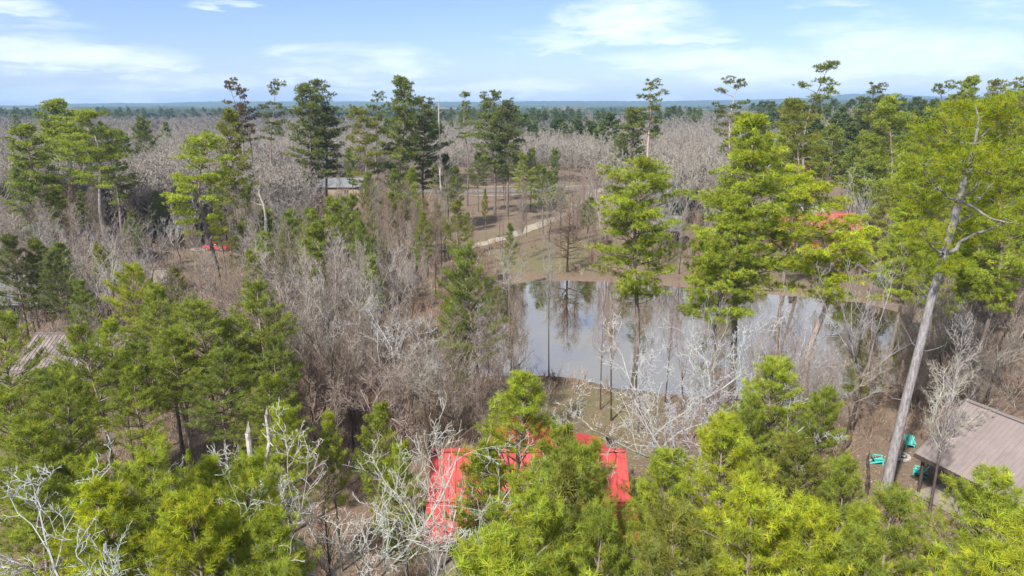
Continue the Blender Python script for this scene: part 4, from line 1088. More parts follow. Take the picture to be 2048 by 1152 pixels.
for row in HP + TALLP:
    proto, u, v, Y, colr_, lab, kw = row
    kw = dict(kw); near = kw.pop('near', 0); kw.pop('cbv', None)
    x, zt = top_place(u, v, Y)
    var = None
    if near: proto = 'near_old'
    if 'umbrella' in lab: proto = 'umbrella'
    if 'conical' in lab: var = 1
    if 'round-topped pine in front' in lab: var = 0
    c = PCOL[colr_]; j = R0.uniform(.92, 1.1)
    lean = (R0.uniform(-.03, .03), R0.uniform(-.03, .03))
    if 'pale leaning trunk' in lab and 'lower' not in lab: lean = (-.10, 0)
    gz = ground_z(x, Y)
    hh = zt - gz
    x0 = x - math.sin(lean[0]) * hh; y0 = Y
    used.append((x0, y0))
    put_tree('pine', proto, x0, y0, hh / math.cos(lean[0]), lab, [k * j for k in c], lean=lean, variant=var, **kw)

# the big leaning pine at the right, a tree of its own
def leaning_pine():
    b = G(1770, 985); Yb = b.y
    pts = [(1770, 985), (1788, 900), (1812, 800), (1838, 700), (1862, 600), (1888, 508), (1905, 450), (1918, 400), (1932, 345), (1950, 290), (1958, 240), (1950, 208)]
    P = []
    for i, (u, v) in enumerate(pts):
        P.append(b if i == 0 else AT(u, v, Yb))
    P = [p - b for p in P]; P[0].z = -.2
    rr = [.36, .31, .28, .26, .24, .22, .24, .21, .17, .12, .08, .03]
    v, f = tube([tuple(p) for p in P], rr, 14)
    h = P[-1].z
    rnd = random.Random(9); rs = np.random.RandomState(9)
    parts = [(v, f, (1.15, 1.15, 1.2))]
    W = Wood(); pads = []
    def limb(i, target, r, fol=True, seed=0, n=6):
        a = np.array(P[i]); t = np.array(target); L = np.linalg.norm(t - a); p = a; pr = r
        for k in range(1, n + 1):
            s = k / n; q = a + (t - a) * s + np.array([rnd.uniform(-.07, .07) * L * (s < 1), rnd.uniform(-.07, .07) * L * (s < 1), -.10 * L * math.sin(PI * s)])
            r1 = r * (1 - .75 * s); W.seg(p, q, pr, r1, (1.05, 1.05, 1.08))
            if fol and s > .45: pads.append((q.copy(), L * .26 + .35))
            if fol and s > .5:
                for e in range(3):
                    dd = np.array([rnd.uniform(-1, 1), rnd.uniform(-1, 1), rnd.uniform(0, .5)]); qq = q + dd * (L * .18 + .5)
                    W.seg(q, qq, r1 * .5 + .01, .01, (1, 1, 1)); pads.append((qq, .55 + L * .07))
            p = q; pr = r1
    def off(u, v, dy=0.0): return np.array(AT(u, v, Yb + dy) - b)
    for i, u, v, dy, r in [(5, 2035, 395, 1, .14), (5, 1850, 460, -1, .08), (6, 1990, 350, 2, .10), (6, 1830, 395, 1, .08), (7, 1848, 330, -1.5, .09), (7, 2010, 300, -1, .09), (8, 1850, 265, 1, .08), (8, 2030, 245, 1, .09),
                           (9, 1885, 240, -1.5, .07), (9, 2010, 215, -1, .07), (10, 1920, 215, 1, .05), (10, 1990, 205, .5, .05), (5, 1905, 540, -1.5, .06), (6, 1940, 470, 2.5, .07), (4, 1850, 520, 2, .05), (8, 1940, 300, 3, .07), (8, 1940, 310, -3, .07), (10, 1955, 230, 2, .05), (7, 2060, 450, -2, .1)]:
        limb(i, off(u, v, dy), r)
    for i, u, v in [(3, 1800, 640), (2, 1775, 790), (3, 1890, 690), (4, 1830, 560)]:
        limb(i, off(u, v, .5), .03, fol=False, n=3)
    wv, wf, wc = W.arrays(6); parts.append((wv, wf, wc))
    V, F, C = join(parts)
    t = thing('pine_tree', 'huge old pine leaning right, long bare grey trunk and forked yellow-green crown', 'pine', tuple(b))
    o = link('trunk', make_mesh('leaning_trunk', V, F, M['bark'], True, C), t); o.color = (.95, 1.02, 1.12, 1)
    TP = []; TD = []; TC = []
    for c, r in pads:
        for k in range(int(5 + 6 * r)):
            d = rs.normal(size=3) * np.array([.55, .55, .22]) * r; TP.append(c + d); TD.append(np.array([d[0], d[1], .6 + rnd.random() * .6]))
            bq = rnd.uniform(.75, 1.25); y = rnd.random(); TC.append((bq * (1 + .35 * y * y), bq, bq * (1 - .4 * y)))
    TP = np.array(TP); TD = np.array(TD); TD /= np.linalg.norm(TD, axis=1, keepdims=True); TC = np.array(TC)
    nn = 14; K = len(TP); base = np.repeat(TP, nn, 0); D = np.repeat(TD, nn, 0); q = np.tile(np.arange(nn) / nn, K); base = base + D * (q * .10)[:, None]
    rd = rs.normal(size=(K * nn, 3)); rd /= np.linalg.norm(rd, axis=1, keepdims=True); nd = D * .45 + rd * .95; nd /= np.linalg.norm(nd, axis=1, keepdims=True)
    tip = base + nd * rs.uniform(.18, .34, (K * nn, 1)); sd = np.cross(nd, rs.normal(size=nd.shape)); sd /= np.linalg.norm(sd, axis=1, keepdims=True)
    nw = .026; V = np.stack([base - sd * nw * .5, base + sd * nw * .5, tip + sd * nw * .3, tip - sd * nw * .3], 1).reshape(-1, 3)
    o = link('crown', make_mesh('leaning_crown', V, [np.arange(len(V)).reshape(-1, 4)], M['needles'], tint=np.repeat(TC, nn * 4, 0)), t)
    o.color = (.25, .325, .036, 1)
    used.append((b.x, b.y))
leaning_pine()

HB = [
 # (proto, u, v top, distance, colour, label, options)
 ('oak_near', 50, 1010, 16, 'pale', 'crooked white bare tree in the bottom left corner', dict(wide=1.15, variant=0)),
 ('oak_near', 112, 1040, 15, 'pale', 'white bare crown rising right of the bottom left corner tree', dict(wide=.9)),
 ('oak_near', 680, 905, 22, 'pale', 'large tangled white bare tree left of the red roof', dict(wide=1.25)),
 ('oak_near', 760, 960, 20, 'pale', 'spreading white bare tree at the bottom, just left of the red porch roof', dict(wide=1.05)),
 ('white_fan', 915, 840, 25.5, 'pale', 'white bare tree whose upright branches cross the left of the red roof', dict(wide=1.0)),
 ('white_fan', 850, 905, 24, 'pale', 'white bare tree at the left corner of the red roof', dict(wide=.9)),
 ('pole', 645, 930, 27, 'brown', 'thin brown bare tree right of the lime pines at lower left', {}),
 ('oak_near', 795, 590, 48, 'pale', 'wide crooked white bare tree left of the straight dark pine', dict(wide=1.15)),
 ('oak', 735, 680, 44, 'grey', 'gnarled bare tree in the dark hollow left of the pond', dict(wide=1.1)),
 ('oak', 850, 660, 46, 'pale', 'gnarled white bare tree beside the thin pines left of the pond', {}),
 ('white_fan', 600, 470, 56, 'pale', 'tall pale bare tree with upright limbs right of the left stand', {}),
 ('white_fan', 675, 480, 55, 'pale', 'second tall pale bare tree of the pair right of the left stand', {}),
 ('fan', 630, 560, 50, 'grey', 'grey bare tree between and below the tall pale pair', {}),
 ('pole', 560, 600, 50, 'brown', 'brown twiggy tree behind the right end of the left stand', {}),
 ('pole', 610, 640, 44, 'brown', 'reddish-brown bare tree at the foot of the tall pale pair', {}),
 ('pole', 690, 620, 46, 'brown', 'dark-trunked bare tree below the second tall pale tree', {}),
 ('oak', 1025, 470, 84, 'grey', 'crooked grey bare tree at the left head of the pond', dict(wide=.9)),
 ('layer', 1138, 368, 103, 'brown', 'symmetrical leafless conifer on the far bank, mirrored in the pond', dict(wide=1.0)),
 ('oak', 975, 560, 62, 'grey', 'dark-trunked bare tree on the near bank at the left end of the pond', dict(wide=.8)),
 ('pole', 1020, 575, 58, 'brown', 'thin russet bare tree on the near bank left of the mirrored tree', dict(wide=.8)),
 ('pole', 1102, 470, 61, 'grey', 'slender bare tree on the near bank just left of the mirrored reflection', dict(wide=.6)),
 ('pole', 1235, 530, 52, 'brown', 'thin dark bare tree on the grass between red roof and pond', dict(wide=.7)),
 ('oak_near', 1330, 640, 38, 'pale', 'large crooked white bare tree right of the grass, in front of the pond', dict(wide=1.25)),
 ('oak_near', 1400, 690, 34, 'pale', 'spreading white bare tree left of the highest right pine', dict(wide=1.05)),
 ('white_fan', 1290, 600, 50, 'pale', 'pale bare tree under the bright round-topped pine', dict(wide=.75)),
 ('fan', 1380, 590, 54, 'grey', 'grey bare tree in front of the pond left of the twin trunks', dict(wide=.75)),
 ('white_fan', 1430, 600, 48, 'pale', 'pale bare tree below the lower yellow-green pine', dict(wide=.75)),
 ('white_fan', 1590, 592, 50, 'pale', 'fan-shaped white bare tree in front of the pond at right', dict(wide=1.05)),
 ('pole', 1210, 560, 54, 'grey', 'slim grey bare tree before the pond, left of the thin dark bare tree', dict(wide=.6)),
 ('pole', 1345, 560, 55, 'brown', 'slim brown bare tree before the pond, between the two yellow-green pines', dict(wide=.6)),
 ('fan', 1490, 640, 50, 'grey', 'grey bare tree before the pond, at the foot of the tall conical pine', dict(wide=.8)),
 ('oak', 905, 640, 55, 'grey', 'small grey bare tree at the left tip of the pond', dict(wide=.9)),
 ('fan', 835, 600, 58, 'brown', 'brown bare tree behind the wide crooked white tree', {}),
 ('fan', 545, 400, 92, 'pale', 'pale bare tree behind the bone-white dead trunk', {}),
 ('fan', 1545, 640, 46, 'grey', 'grey bare tree left of the fan-shaped white tree', dict(wide=.6)),
 ('white_fan', 1755, 490, 50, 'grey', 'tall pale bare tree at the right end of the pond', dict(wide=1.1)),
 ('oak', 1720, 650, 46, 'grey', 'bare tree with curling twigs at the right end of the pond', dict(wide=.8)),
 ('oak', 1885, 700, 42, 'pale', 'bare tree with pale twigs just left of the brown roof peak', {}),
 ('pole', 1925, 640, 37, 'pale', 'slender bare tree in front of the brown roof', dict(wide=.9)),
 ('oak', 2010, 590, 52, 'grey', 'dark-trunked bare tree at the right edge above the brown roof', dict(wide=1.1)),
 ('fan', 1960, 560, 58, 'pale', 'pale upright bare tree right of the leaning trunk', {}),
 ('fan', 1905, 590, 60, 'grey', 'grey bare tree just right of the leaning trunk', {}),
 ('fan', 2040, 500, 62, 'grey', 'grey bare tree cut by the right edge', {}),
 ('oak', 115, 505, 68, 'grey', 'dark crooked bare tree in front of the pale grey roof', dict(wide=1.1)),
 ('fan', 40, 490, 72, 'grey', 'bare tree at the left edge before the grey roof', {}),
 ('oak', 130, 590, 60, 'grey', 'low twisted bare tree below the pale grey roof', dict(wide=.8)),
 ('fan', 285, 420, 90, 'grey', 'grey bare tree in front of the low dark-roofed house', dict(wide=1.1)),
 ('oak', 390, 470, 78, 'pale', 'pale bare tree under the sparse yellowish pine', dict(wide=.8)),
 ('oak', 240, 470, 82, 'grey', 'wide grey bare tree left of the low dark-roofed house', {}),
 ('fan', 200, 440, 100, 'grey', 'grey bare tree right of the pale straight trunk', {}),
 ('pole', 800, 360, 105, 'brown', 'brown thin-stemmed tree in the middle copse', dict(wide=1.0)),
 ('pole', 770, 385, 100, 'brown', 'brown thin-stemmed tree at the left of the middle copse', {}),
 ('pole', 885, 345, 112, 'grey', 'tall pale thin tree at the right of the middle copse', dict(wide=.7)),
 ('pole', 757, 350, 110, 'grey', 'tall pale thin tree at the left of the middle copse', dict(wide=.8)),
 ('pole', 830, 400, 98, 'brown', 'leafless sapling-like tree in the front of the middle copse', dict(wide=.9)),
 ('pole', 1000, 385, 118, 'brown', 'thin reddish bare tree in the clearing', dict(wide=.6)),
 ('oak', 1245, 290, 165, 'grey', 'pale rounded bare tree behind the drive bend', dict(wide=1.1)),
 ('fan', 1380, 290, 120, 'grey', 'tall rosy-grey bare tree left of the conical pine', {}),
 ('fan', 1350, 330, 112, 'grey', 'rosy-grey bare tree behind the bright round-topped pine', {}),
 ('fan', 1740, 330, 98, 'pale', 'pale bare tree right of the umbrella-topped pine', dict(wide=.7)),
]
BCOL = dict(pale=(.92, .90, .875), grey=(.70, .67, .64), brown=(.62, .50, .43), rosy=(.80, .735, .70))
for row in HB:
    proto, u, v, Y, cn, lab, kw = row
    x, zt = top_place(u, v, Y)
    gz = ground_z(x, Y); used.append((x, Y))
    put_tree('bare', proto, x, Y, (zt - gz) * 0.97, lab, [k * R0.uniform(.9, 1.08) for k in BCOL[cn]], lean=(R0.uniform(-.05, .05), R0.uniform(-.05, .05)), **kw)

# ---- fill: individually placed trees of the woods behind, left and right
KEEP = [[(740, 512), (900, 508), (1020, 490), (1120, 450), (1200, 395), (1230, 372), (1120, 368), (800, 378), (790, 396), (905, 400), (905, 470), (740, 490)]]
KEEPW = [[G(u, v) for u, v in k] for k in KEEP]
DRIVE = [G(u, v) for u, v in [(380, 500), (560, 506), (720, 504), (900, 500), (1010, 478), (1105, 441), (1160, 400), (1210, 374)]]
HOUSEPTS = [(o.location.x, o.location.y) for o in bpy.data.objects if o.parent is None and o.get('category') in ('house', 'cabin', 'barn', 'shed', 'deck', 'car')]
WIN = [  # things that must stay in sight: pixel box, distance
 (560, 640, 715, 372, 175), (1600, 300, 1650, 330, 160), (1560, 420, 1716, 475, 125), (395, 470, 465, 512, 121), (905, 372, 1185, 500, 125), (70, 655, 130, 700, 60), (0, 545, 90, 620, 75), (300, 530, 345, 560, 85), (1000, 480, 1190, 560, 100)]
def ok(x, y, h, gap, wd=3.0):
    if near_pond(x, y) and sdist(POND, x, y) < 2.0: return False
    for k in KEEPW:
        if sdist(k, x, y) < 1 and R2.random() < .80: return False
    for a, b in zip(DRIVE[:-1], DRIVE[1:]):
        t = max(0, min(1, ((x - a.x) * (b.x - a.x) + (y - a.y) * (b.y - a.y)) / (b - a).length_squared))
        if math.hypot(x - a.x - t * (b.x - a.x), y - a.y - t * (b.y - a.y)) < 3.5: return False
    for hx, hy in HOUSEPTS:
        if abs(x - hx) < 9 and abs(y - hy) < 7.5: return False
    for (a, b) in used:
        if (a - x) ** 2 + (b - y) ** 2 < gap * gap: return False
    u0, v0, d = PX((x, y, ground_z(x, y))); u1, v1, _ = PX((x, y, ground_z(x, y) + h)); wp = wd * FPX / d
    for (a, t_, c, bt, wy) in WIN:
        if y < wy and u0 + wp > a and u0 - wp < c and v1 < bt and v0 > t_ and R2.random() < .97: return False
    return True
R2 = random.Random(2024)
def fill(kind, n, ur, yr, hr, chooser, label, group, gap=3.0, bias=1.0, wd=2.2):
    c = 0; tries = 0
    while c < n and tries < n * 40:
        tries += 1
        Y = yr[0] + (yr[1] - yr[0]) * R2.random() ** bias; u = R2.uniform(*ur)
        x = AT(u, 400, Y).x; h = R2.uniform(*hr)
        if not ok(x, Y, h, gap, wd): continue
        proto, color, wide = chooser()
        used.append((x, Y)); c += 1
        put_tree(kind, proto, x, Y, h, label, color, group, (R2.uniform(-.04, .04), R2.uniform(-.04, .04)), wide)
    return c
def cb(protos, cols, w=(.85, 1.15)):
    def f():
        c = BCOL[R2.choice(cols)] if cols[0] in BCOL else PCOL[R2.choice(cols)]; j = R2.uniform(.85, 1.12)
        return R2.choice(protos), [k * j for k in c], R2.uniform(*w)
    return f
# left woods, near to far
fill('bare', 34, (-60, 560), (62, 112), (8, 13), cb(['fan', 'pole', 'fan', 'oak'], ['grey', 'pale', 'brown', 'pale', 'grey']), 'grey bare tree in the thicket at left around the parked red car', 'bare trees of the left thicket', 3.0)
fill('bare', 26, (560, 900), (58, 100), (5, 9), cb(['pole', 'sapling', 'fan'], ['brown', 'rosy', 'grey']), 'low russet-brown bare tree in the thicket left of the pond', 'bare trees left of the pond', 2.4)
fill('bare', 16, (900, 1190), (104, 192), (8, 12), cb(['pole', 'sapling'], ['brown', 'grey'], (.5, .8)), 'thin bare tree standing in or before the clearing by the curving drive', 'thin bare trees around the clearing', 3.5, wd=.001)
fill('bare', 15, (540, 930), (52, 80), (10, 13.5), cb(['white_fan', 'pole', 'fan'], ['pale', 'pale', 'grey'], (.7, 1.0)), 'tall pale upright bare tree in the wood between left stand and pond', 'tall pale bare trees left of the pond', 3.0)
fill('bare', 24, (720, 905), (98, 118), (9, 13), cb(['pole', 'sapling'], ['brown', 'brown', 'rosy'], (.6, .9)), 'thin-stemmed bare tree crowding the middle copse before the drive', 'bare trees of the middle copse', 1.6)
fill('bare', 12, (620, 1480), (190, 225), (13, 17.5), cb(['far'], ['grey', 'grey', 'rosy', 'pale']), 'grey leafless tree in the unbroken bare wood beyond the clearing', 'bare trees beyond the clearing', 5.0)
fill('bare', 36, (-100, 720), (112, 196), (11, 16), cb(['far', 'fan'], ['grey', 'grey', 'rosy', 'brown']), 'grey leafless tree in the wood behind the left pine group', 'bare trees behind the left pines', 4.0)
fill('bare', 22, (1190, 1480), (104, 190), (10, 15), cb(['far', 'fan'], ['grey', 'rosy', 'rosy']), 'rosy-grey leafless tree behind the pond, left of the conical pine', 'bare trees behind the pond', 3.6)
fill('bare', 34, (1100, 1900), (101, 128), (8, 12.5), cb(['pole', 'pole', 'fan'], ['brown', 'rosy', 'grey']), 'bare tree standing in red leaf litter on the far bank', 'bare trees on the far bank', 2.6)
fill('bare', 16, (1780, 2120), (66, 110), (8, 12), cb(['fan', 'pole'], ['grey', 'brown']), 'bare tree in the thicket behind the right end of the pond', 'bare trees right of the pond', 3.0)
fill('bare', 14, (560, 900), (40, 58), (4, 8), cb(['sapling', 'pole'], ['brown', 'rosy', 'grey'], (.8, 1.2)), 'brown sapling on the shaded slope left of the straight dark pine', 'saplings on the shaded slope', 2.0)
fill('bare', 5, (1860, 2060), (47, 60), (4, 9), cb(['sapling', 'pole', 'oak'], ['grey', 'brown']), 'small grey bare tree near the right shore of the pond', 'small bare trees on the right shore', 2.2)
# pines
fill('pine', 30, (-60, 560), (66, 125), (8, 13), cb(['mid'], ['deep', 'dark', 'olive'], (1.0, 1.3)), 'young dark green pine scattered in the bare thicket at left', 'young pines of the left thicket', 4.0)
fill('pine', 12, (740, 900), (104, 120), (9, 13), cb(['mid'], ['deep', 'olive', 'olive'], (.8, 1.1)), 'young olive-green pine mixed into the thin-stemmed middle copse', 'young pines of the middle copse', 2.0)
fill('pine', 30, (490, 745), (66, 104), (8, 12), cb(['mid'], ['deep', 'green', 'green'], (1.0, 1.35)), 'young green pine in the thick copse left of the middle copse', 'young pines of the left copse', 2.6)
fill('pine', 64, (1440, 2150), (112, 200), (15, 20), cb(['far', 'dense', 'far', 'tall'], ['green', 'olive', 'lime', 'green', 'deep'], (.95, 1.25)), 'green pine in the dense pine wood rising at upper right', 'pines of the upper right wood', 3.8, wd=3)
fill('pine', 22, (1730, 2120), (66, 112), (11, 16), cb(['dense', 'mid', 'near_old'], ['green', 'lime', 'olive']), 'yellow-green pine in the wood behind the leaning pine', 'pines behind the leaning pine', 3.6)
fill('pine', 12, (120, 330), (160, 260), (17, 21), cb(['far'], ['dark', 'deep']), 'dark green pine in the row under the horizon at left', 'dark pines under the horizon at left', 5)
fill('pine', 16, (600, 960), (68, 98), (8, 12.5), cb(['mid'], ['deep', 'green', 'olive'], (.8, 1.15)), 'slim green pine scattered among the bare trees left of the pond', 'slim pines left of the pond', 3.0)
fill('pine', 9, (-40, 620), (36, 47), (9, 11.5), cb(['stand'], ['deep', 'green']), 'slim dark-stemmed pine inside the left stand', 'slim pines of the left stand', 1.8)
fill('pine', 14, (0, 1450), (290, 560), (15, 19.5), cb(['far'], ['dark', 'deep', 'cold']), 'dark rounded pine standing in the distant grey wood', 'dark pines in the distant grey wood', 8, wd=3)

# ---- far woods that read as one mass
def woods(name, label, n, sources, yr, ur, hr, h0, fat, seed, cond=None, power=1.0, split=0):
    """one object of scattered points, each carrying a copy of one of the source trees"""
    rnd = random.Random(seed); P = []; SC = []; RT = []; PK = []
    c = 0
    while c < n:
        c += 1
        Y = yr[0] * (yr[1] / yr[0]) ** (rnd.random() ** power); u = rnd.uniform(*ur); x = AT(u, 400, Y).x
        if cond and not cond(x, Y, u): continue
        k = rnd.uniform(*hr) / h0
        P.append((x, Y, ground_z(x, Y))); SC.append((k * fat, k * fat, k)); RT.append((0, 0, rnd.random() * 6.28)); PK.append(rnd.randrange(len(sources)) if not split else (rnd.randrange(split) if Y < 380 else split + rnd.randrange(len(sources) - split)))
    me = bpy.data.meshes.new(name); me.from_pydata(P, [], [])
    for an, ty, key, dat in (('scl', 'FLOAT_VECTOR', 'vector', SC), ('rot', 'FLOAT_VECTOR', 'vector', RT), ('pick', 'INT', 'value', PK)):
        a = me.attributes.new(an, ty, 'POINT'); a.data.foreach_set(key, np.array(dat, dtype=np.int32 if ty == 'INT' else np.float32).ravel())
    o = link(name, me); tag(o, label, 'woodland', kind='stuff'); o.color = (.12, .165, .06, 1) if 'pine' in name else (.58, .52, .47, 1) if 'sapling' in name else (.92, .91, .89, 1)
    g = bpy.data.node_groups.new(name, 'GeometryNodeTree')
    g.interface.new_socket('Geometry', in_out='INPUT', socket_type='NodeSocketGeometry'); g.interface.new_socket('Geometry', in_out='OUTPUT', socket_type='NodeSocketGeometry')
    gi = g.nodes.new('NodeGroupInput'); go = g.nodes.new('NodeGroupOutput'); L = g.links
    iop = g.nodes.new('GeometryNodeInstanceOnPoints'); iop.inputs['Pick Instance'].default_value = True
    gt = g.nodes.new('GeometryNodeGeometryToInstance')
    for so_ in reversed(sources):
        oi = g.nodes.new('GeometryNodeObjectInfo'); oi.inputs['Object'].default_value = so_; oi.transform_space = 'ORIGINAL'
        L.new(oi.outputs['Geometry'], gt.inputs[0])
    def named(n_, t_):
        q = g.nodes.new('GeometryNodeInputNamedAttribute'); q.data_type = t_; q.inputs['Name'].default_value = n_
        return [k for k in q.outputs if k.enabled and k.name == 'Attribute'][0]
    L.new(gi.outputs[0], iop.inputs['Points']); L.new(gt.outputs[0], iop.inputs['Instance'])
    L.new(named('pick', 'INT'), iop.inputs['Instance Index']); L.new(named('scl', 'FLOAT_VECTOR'), iop.inputs['Scale'])
    er = g.nodes.new('FunctionNodeEulerToRotation'); L.new(named('rot', 'FLOAT_VECTOR'), er.inputs[0]); L.new(er.outputs[0], iop.inputs['Rotation'])
    L.new(iop.outputs[0], go.inputs[0])
    md = o.modifiers.new('scatter', 'NODES'); md.node_group = g
# a few standing trees at the front of the far woods; the mass behind repeats them
BARES['mass'] = [gen_bare(201 + i, h=17, fork=.28, limbs=7, kids=(6, 6, 4), lens=(.42, .5, .5, .45), gn=.19, up=.13, rb=.16, n=3, minr=.035, pale=(.33, .305, .275), darkc=(.15, .135, .115)) for i in range(4)]
BARES['mass_far'] = [gen_bare(211 + i, h=17, fork=.28, limbs=6, kids=(5, 5), gn=.20, up=.13, rb=.2, n=3, minr=.10, pale=(.30, .28, .255), darkc=(.17, .155, .135)) for i in range(3)]
PINES['mass'] = [gen_pine(221 + i, h=17, cb=0.3, R=3.8, spacing=1.5, nb=5, start=.2, sub=4, tl=1.0, nn=6, nw=.32, drop=.05, shape=('young', 'old', 'young')[i]) for i in range(3)]
def seeds(kind, proto, spots, lab, grp, cols):
    out = []
    for i, (u, Y) in enumerate(spots):
        x = AT(u, 400, Y).x; n = len((PINES if kind == 'pine' else BARES)[proto])
        t = put_tree(kind, proto, x, Y, 16.5, lab, cols[i % len(cols)], grp, variant=i)
        out.append([c for c in t.children if c.name.startswith('crown' if kind == 'pine' else 'branches')][0])
    return out
far_lab = 'grey leafless tree in the unbroken bare wood beyond the clearing'; far_grp = 'bare trees beyond the clearing'
s1 = seeds('bare', 'mass', [(300, 205), (620, 204), (900, 206), (1300, 205), (760, 207), (1180, 208), (420, 207)], far_lab, far_grp, [(1, 1, 1), (.85, .83, .81), (1.08, 1.04, 1.0), (.92, .87, .84), (.75, .72, .70), (1.1, 1.08, 1.06), (.9, .88, .86)])
s2 = seeds('bare', 'mass_far', [(500, 330), (1000, 335), (1400, 340)], far_lab, far_grp, [(1, 1, 1), (.86, .83, .80), (1.08, 1.0, .97)])
s3 = seeds('pine', 'mass', [(350, 300), (1200, 310), (820, 330)], 'dark rounded pine standing in the distant grey wood', 'dark pines in the distant grey wood', [PCOL['dark'], PCOL['deep'], PCOL['cold']])
def okz(x, y, u):
    if near_pond(x, y) and sdist(POND, x, y) < 1.5: return False
    if 1000 < u < 1900 and 97 < y < 104: return False
    if 1080 < u < 1400 and y < 60: return False
    for a, b in zip(DRIVE[:-1], DRIVE[1:]):
        t = max(0, min(1, ((x - a.x) * (b.x - a.x) + (y - a.y) * (b.y - a.y)) / (b - a).length_squared))
        if math.hypot(x - a.x - t * (b.x - a.x), y - a.y - t * (b.y - a.y)) < 4: return False
    return not (520 < u < 1320 and 150 < y < 192) and (all(sdist(k, x, y) > 1 for k in KEEPW) or (int(x * 7) + int(y * 13)) % 3 == 0) and all(abs(x - a) > 8 or abs(y - b) > 7 for a, b in HOUSEPTS)
def notroad(x, y, u): return not (620 < u < 1200 and y < 203) and all(sdist(k, x, y) > 1 for k in KEEPW) and all(abs(x - a) > 8 or abs(y - b) > 7 for a, b in HOUSEPTS)
woods('far_bare_woods', 'broad grey mass of leafless woods stretching from the clearing to the hills', 4500, s1 + s2, (126, 1700), (-80, 2130), (12, 16.5), 17, 1.15, 5, cond=lambda x, y, u: notroad(x, y, u) and ((u < 1500 and y > 196) or y > 230 or u < 600 or (1230 < u < 1480 and y > 140)), power=1.45, split=len(s1))
s4 = [o for o in bpy.data.objects if o.parent is not None and o.parent.get('group') in ('saplings on the shaded slope', 'bare trees left of the pond') and o.name.startswith('branches')][:8]
woods('sapling_thicket', 'dense thicket of thin brown leafless saplings under the taller trees', 1100, s4, (44, 200), (-80, 2130), (.30, .85), 1.0, 1.0, 15, cond=lambda x, y, u: okz(x, y, u))
woods('far_pine_woods', 'dark green bands of distant pines within the grey woods', 1500, s3, (215, 2200), (-60, 2110), (15, 20), 17, 1.3, 6, cond=lambda x, y, u: (math.sin(x * .012 + 1.3) + math.sin(y * .011 + x * .004) > .45 and y > 300) or u > 1490)

def distant():
    rs = np.random.RandomState(3)
    # forested plain beyond the last single trees: a closed canopy with bumps
    A = np.linspace(-.95, .95, 520); Rr = np.geomspace(900, 5200, 90)
    V = []; 
    for r in Rr:
        for a in A:
            x = r * math.tan(a * .82) if abs(a) < .99 else 0; V.append((x, r, 11.0 + 3.5 * rs.rand() + 1.5 * math.sin(x * .01) * math.sin(r * .004)))
    n = len(A); F = [(j * n + i, j * n + i + 1, (j + 1) * n + i + 1, (j + 1) * n + i) for j in range(len(Rr) - 1) for i in range(n - 1)]
    g = np.array([[.12 + .25 * (math.sin(v[1] * .0021) > .2)] * 3 for v in V])
    tag(link('distant_canopy', make_mesh('distant_canopy', V, [np.array(F)], M['far'], False, g, 'grass')), 'hazy grey and green treetops filling the plain below the blue hills', 'woodland', kind='stuff')
    # hills
    def ridge(name, Y0, prof, dep, seed):
        rs = np.random.RandomState(seed); U = np.arange(-250, 2300, 4.0); V = []; J = 26
        vv = np.interp(U, [p[0] for p in prof], [p[1] for p in prof])
        vv = vv + np.convolve(rs.normal(size=len(U)) * 1.6, np.ones(22) / 22, 'same') 
        for j in range(J):
            t = j / (J - 1); Y = Y0 + dep * t
            for i, u in enumerate(U):
                p = AT(u, vv[i], Y0 + dep * .6); s = math.sin(min(1, t / .6) * PI / 2) if t < .6 else math.cos((t - .6) / .4 * PI / 2)
                V.append((p.x * Y / (Y0 + dep * .6), Y, 4 + (p.z - 4) * s + rs.rand() * 5 * (s > .05)))
        n = len(U); F = [(j * n + i, j * n + i + 1, (j + 1) * n + i + 1, (j + 1) * n + i) for j in range(J - 1) for i in range(n - 1)]
        tag(link(name, make_mesh(name, V, [np.array(F)], M['far'], False, np.full((len(V), 3), .8), 'grass')), kind='structure')
    ridge('hills', 4300, [(-250, 216), (0, 213), (60, 212), (140, 208), (300, 207), (420, 204), (640, 204), (900, 205), (1100, 203), (1350, 203), (1500, 200), (1620, 197), (1700, 189), (1760, 188), (1840, 193), (2000, 195), (2300, 200)], 1500, 5)
    ridge('hills', 2400, [(-250, 228), (1200, 226), (1400, 219), (1520, 212), (1650, 203), (1800, 199), (1950, 199), (2300, 200)], 900, 6)
distant()

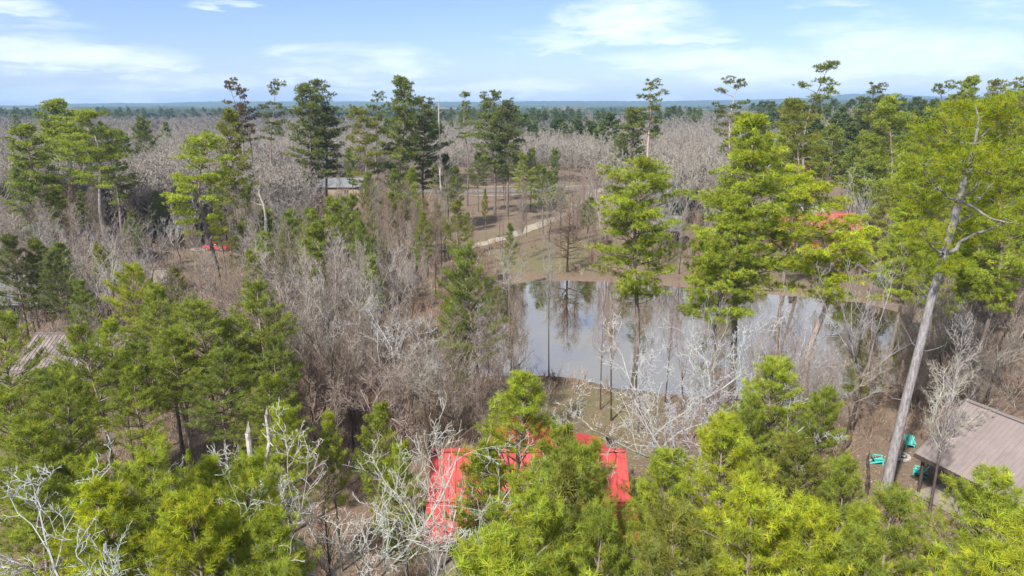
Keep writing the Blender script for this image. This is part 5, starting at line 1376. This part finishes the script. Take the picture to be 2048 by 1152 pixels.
# ---- undergrowth: leafless brush, seedlings and fallen sticks
def undergrowth():
    rnd = random.Random(8); rs = np.random.RandomState(8); W = Wood()
    def brush(x, y, h, n, col):
        z = ground_z(x, y)
        for k in range(n):
            a = rnd.random() * 6.28; b = rnd.uniform(.1, .6); p = np.array([x + rnd.uniform(-.3, .3), y + rnd.uniform(-.3, .3), z - .05]); d = np.array([math.cos(a) * b, math.sin(a) * b, 1.0]); L = h * rnd.uniform(.5, 1.1)
            m = p + d * L * .5; q = m + (d + rs.normal(size=3) * .3) * L * .45
            w0 = .006 + y * .00018
            W.seg(p, m, w0 * 1.3, w0, col); W.seg(m, q, w0, w0 * .5, col)
            for e in range(3):
                s = m + (q - m) * rnd.random(); W.seg(s, s + (rs.normal(size=3) * .35 + np.array([0, 0, .4])) * L * .35, w0 * .7, w0 * .4, col)
    cols = [(.24, .15, .11), (.30, .22, .17), (.20, .14, .10), (.34, .28, .23)]
    zones = [((520, 930), (44, 64), 420, (.8, 2.4)), ((-60, 560), (40, 130), 1500, (.8, 2.6)), ((560, 1000), (60, 125), 900, (.8, 2.8)), ((1000, 1800), (97, 130), 260, (.5, 1.6)), ((1640, 2120), (44, 120), 700, (.8, 2.6)),
             ((560, 2050), (24, 52), 520, (.4, 1.5)), ((650, 1480), (180, 215), 500, (1.5, 4)), ((840, 1720), (57, 62), 260, (.6, 1.8)), ((1180, 1500), (105, 190), 300, (1, 3)), ((-60, 700), (120, 200), 500, (1, 3.5))]
    for ur, yr, n, hr in zones:
        for k in range(n):
            Y = rnd.uniform(*yr); u = rnd.uniform(*ur); x = AT(u, 400, Y).x
            if near_pond(x, Y) and sdist(POND, x, Y) < .6: continue
            if any(sdist(kk, x, Y) < .5 for kk in KEEPW) and rnd.random() < .9: continue
            if any(abs(x - a) < 6 and abs(Y - b) < 5 for a, b in HOUSEPTS): continue
            brush(x, Y, rnd.uniform(*hr), 6, rnd.choice(cols))
    v, f, c = W.arrays(3)
    o = link('undergrowth', make_mesh('undergrowth', v, [f], M['twig'], False, c)); o.color = (1, 1, 1, 1); tag(o, 'tangled brown leafless brush and saplings on the forest floor', 'undergrowth', kind='stuff')
    # fallen leaves on the near floor
    n = 60000; Y = rs.uniform(24, 66, n); U = rs.uniform(400, 2060, n); X = (U - 1024) / FPX * (Y * .966 + 6.4)
    keep = []
    Z = np.zeros(n)
    for i in range(n):
        if near_pond(X[i], Y[i]) and sdist(POND, X[i], Y[i]) < .2: keep.append(False); continue
        Z[i] = ground_z(X[i], Y[i]) + .02; keep.append(True)
    k = np.array(keep); P = np.stack([X, Y, Z], 1)[k]; n = len(P); a = rs.normal(size=(n, 3)) * [1, 1, .35]; a /= np.linalg.norm(a, axis=1, keepdims=True); b = np.cross(a, rs.normal(size=(n, 3)) * .3 + [0, 0, 1]); b /= np.linalg.norm(b, axis=1, keepdims=True)
    s = rs.uniform(.035, .075, (n, 1)); V = np.stack([P - a * s, P - b * s * .6, P + a * s, P + b * s * .6], 1).reshape(-1, 3)
    C = np.array([(.32, .20, .13), (.24, .14, .085), (.38, .27, .19), (.18, .11, .07)])[rs.randint(0, 4, n)]
    o = link('fallen_leaves', make_mesh('fallen_leaves', V, [np.arange(len(V)).reshape(-1, 4)], M['twig'], False, np.repeat(C, 4, 0))); o.color = (1, 1, 1, 1); tag(o, 'loose brown fallen leaves covering the forest floor', 'fallen leaves', kind='stuff')
undergrowth()

# ---- haze
def haze():
    b = MB(); b.box((300, 3000, 59), (15000, 9000, 126)); b.v = [tuple(v) for v in b.v]
    m = bpy.data.materials.new('haze'); m.use_nodes = True; N = NT(m.node_tree)
    for n in list(N.n): N.n.remove(n)
    out = N.n.new('ShaderNodeOutputMaterial'); v = N.n.new('ShaderNodeVolumePrincipled')
    v.inputs['Color'].default_value = (.42, .66, 1.0, 1); v.inputs['Density'].default_value = 0.00016; v.inputs['Anisotropy'].default_value = 0.0
    N.l.new(v.outputs[0], out.inputs['Volume'])
    o = b.build('haze', m); tag(o, 'thin blue haze over the distant woods and hills', 'haze', kind='stuff')
haze()
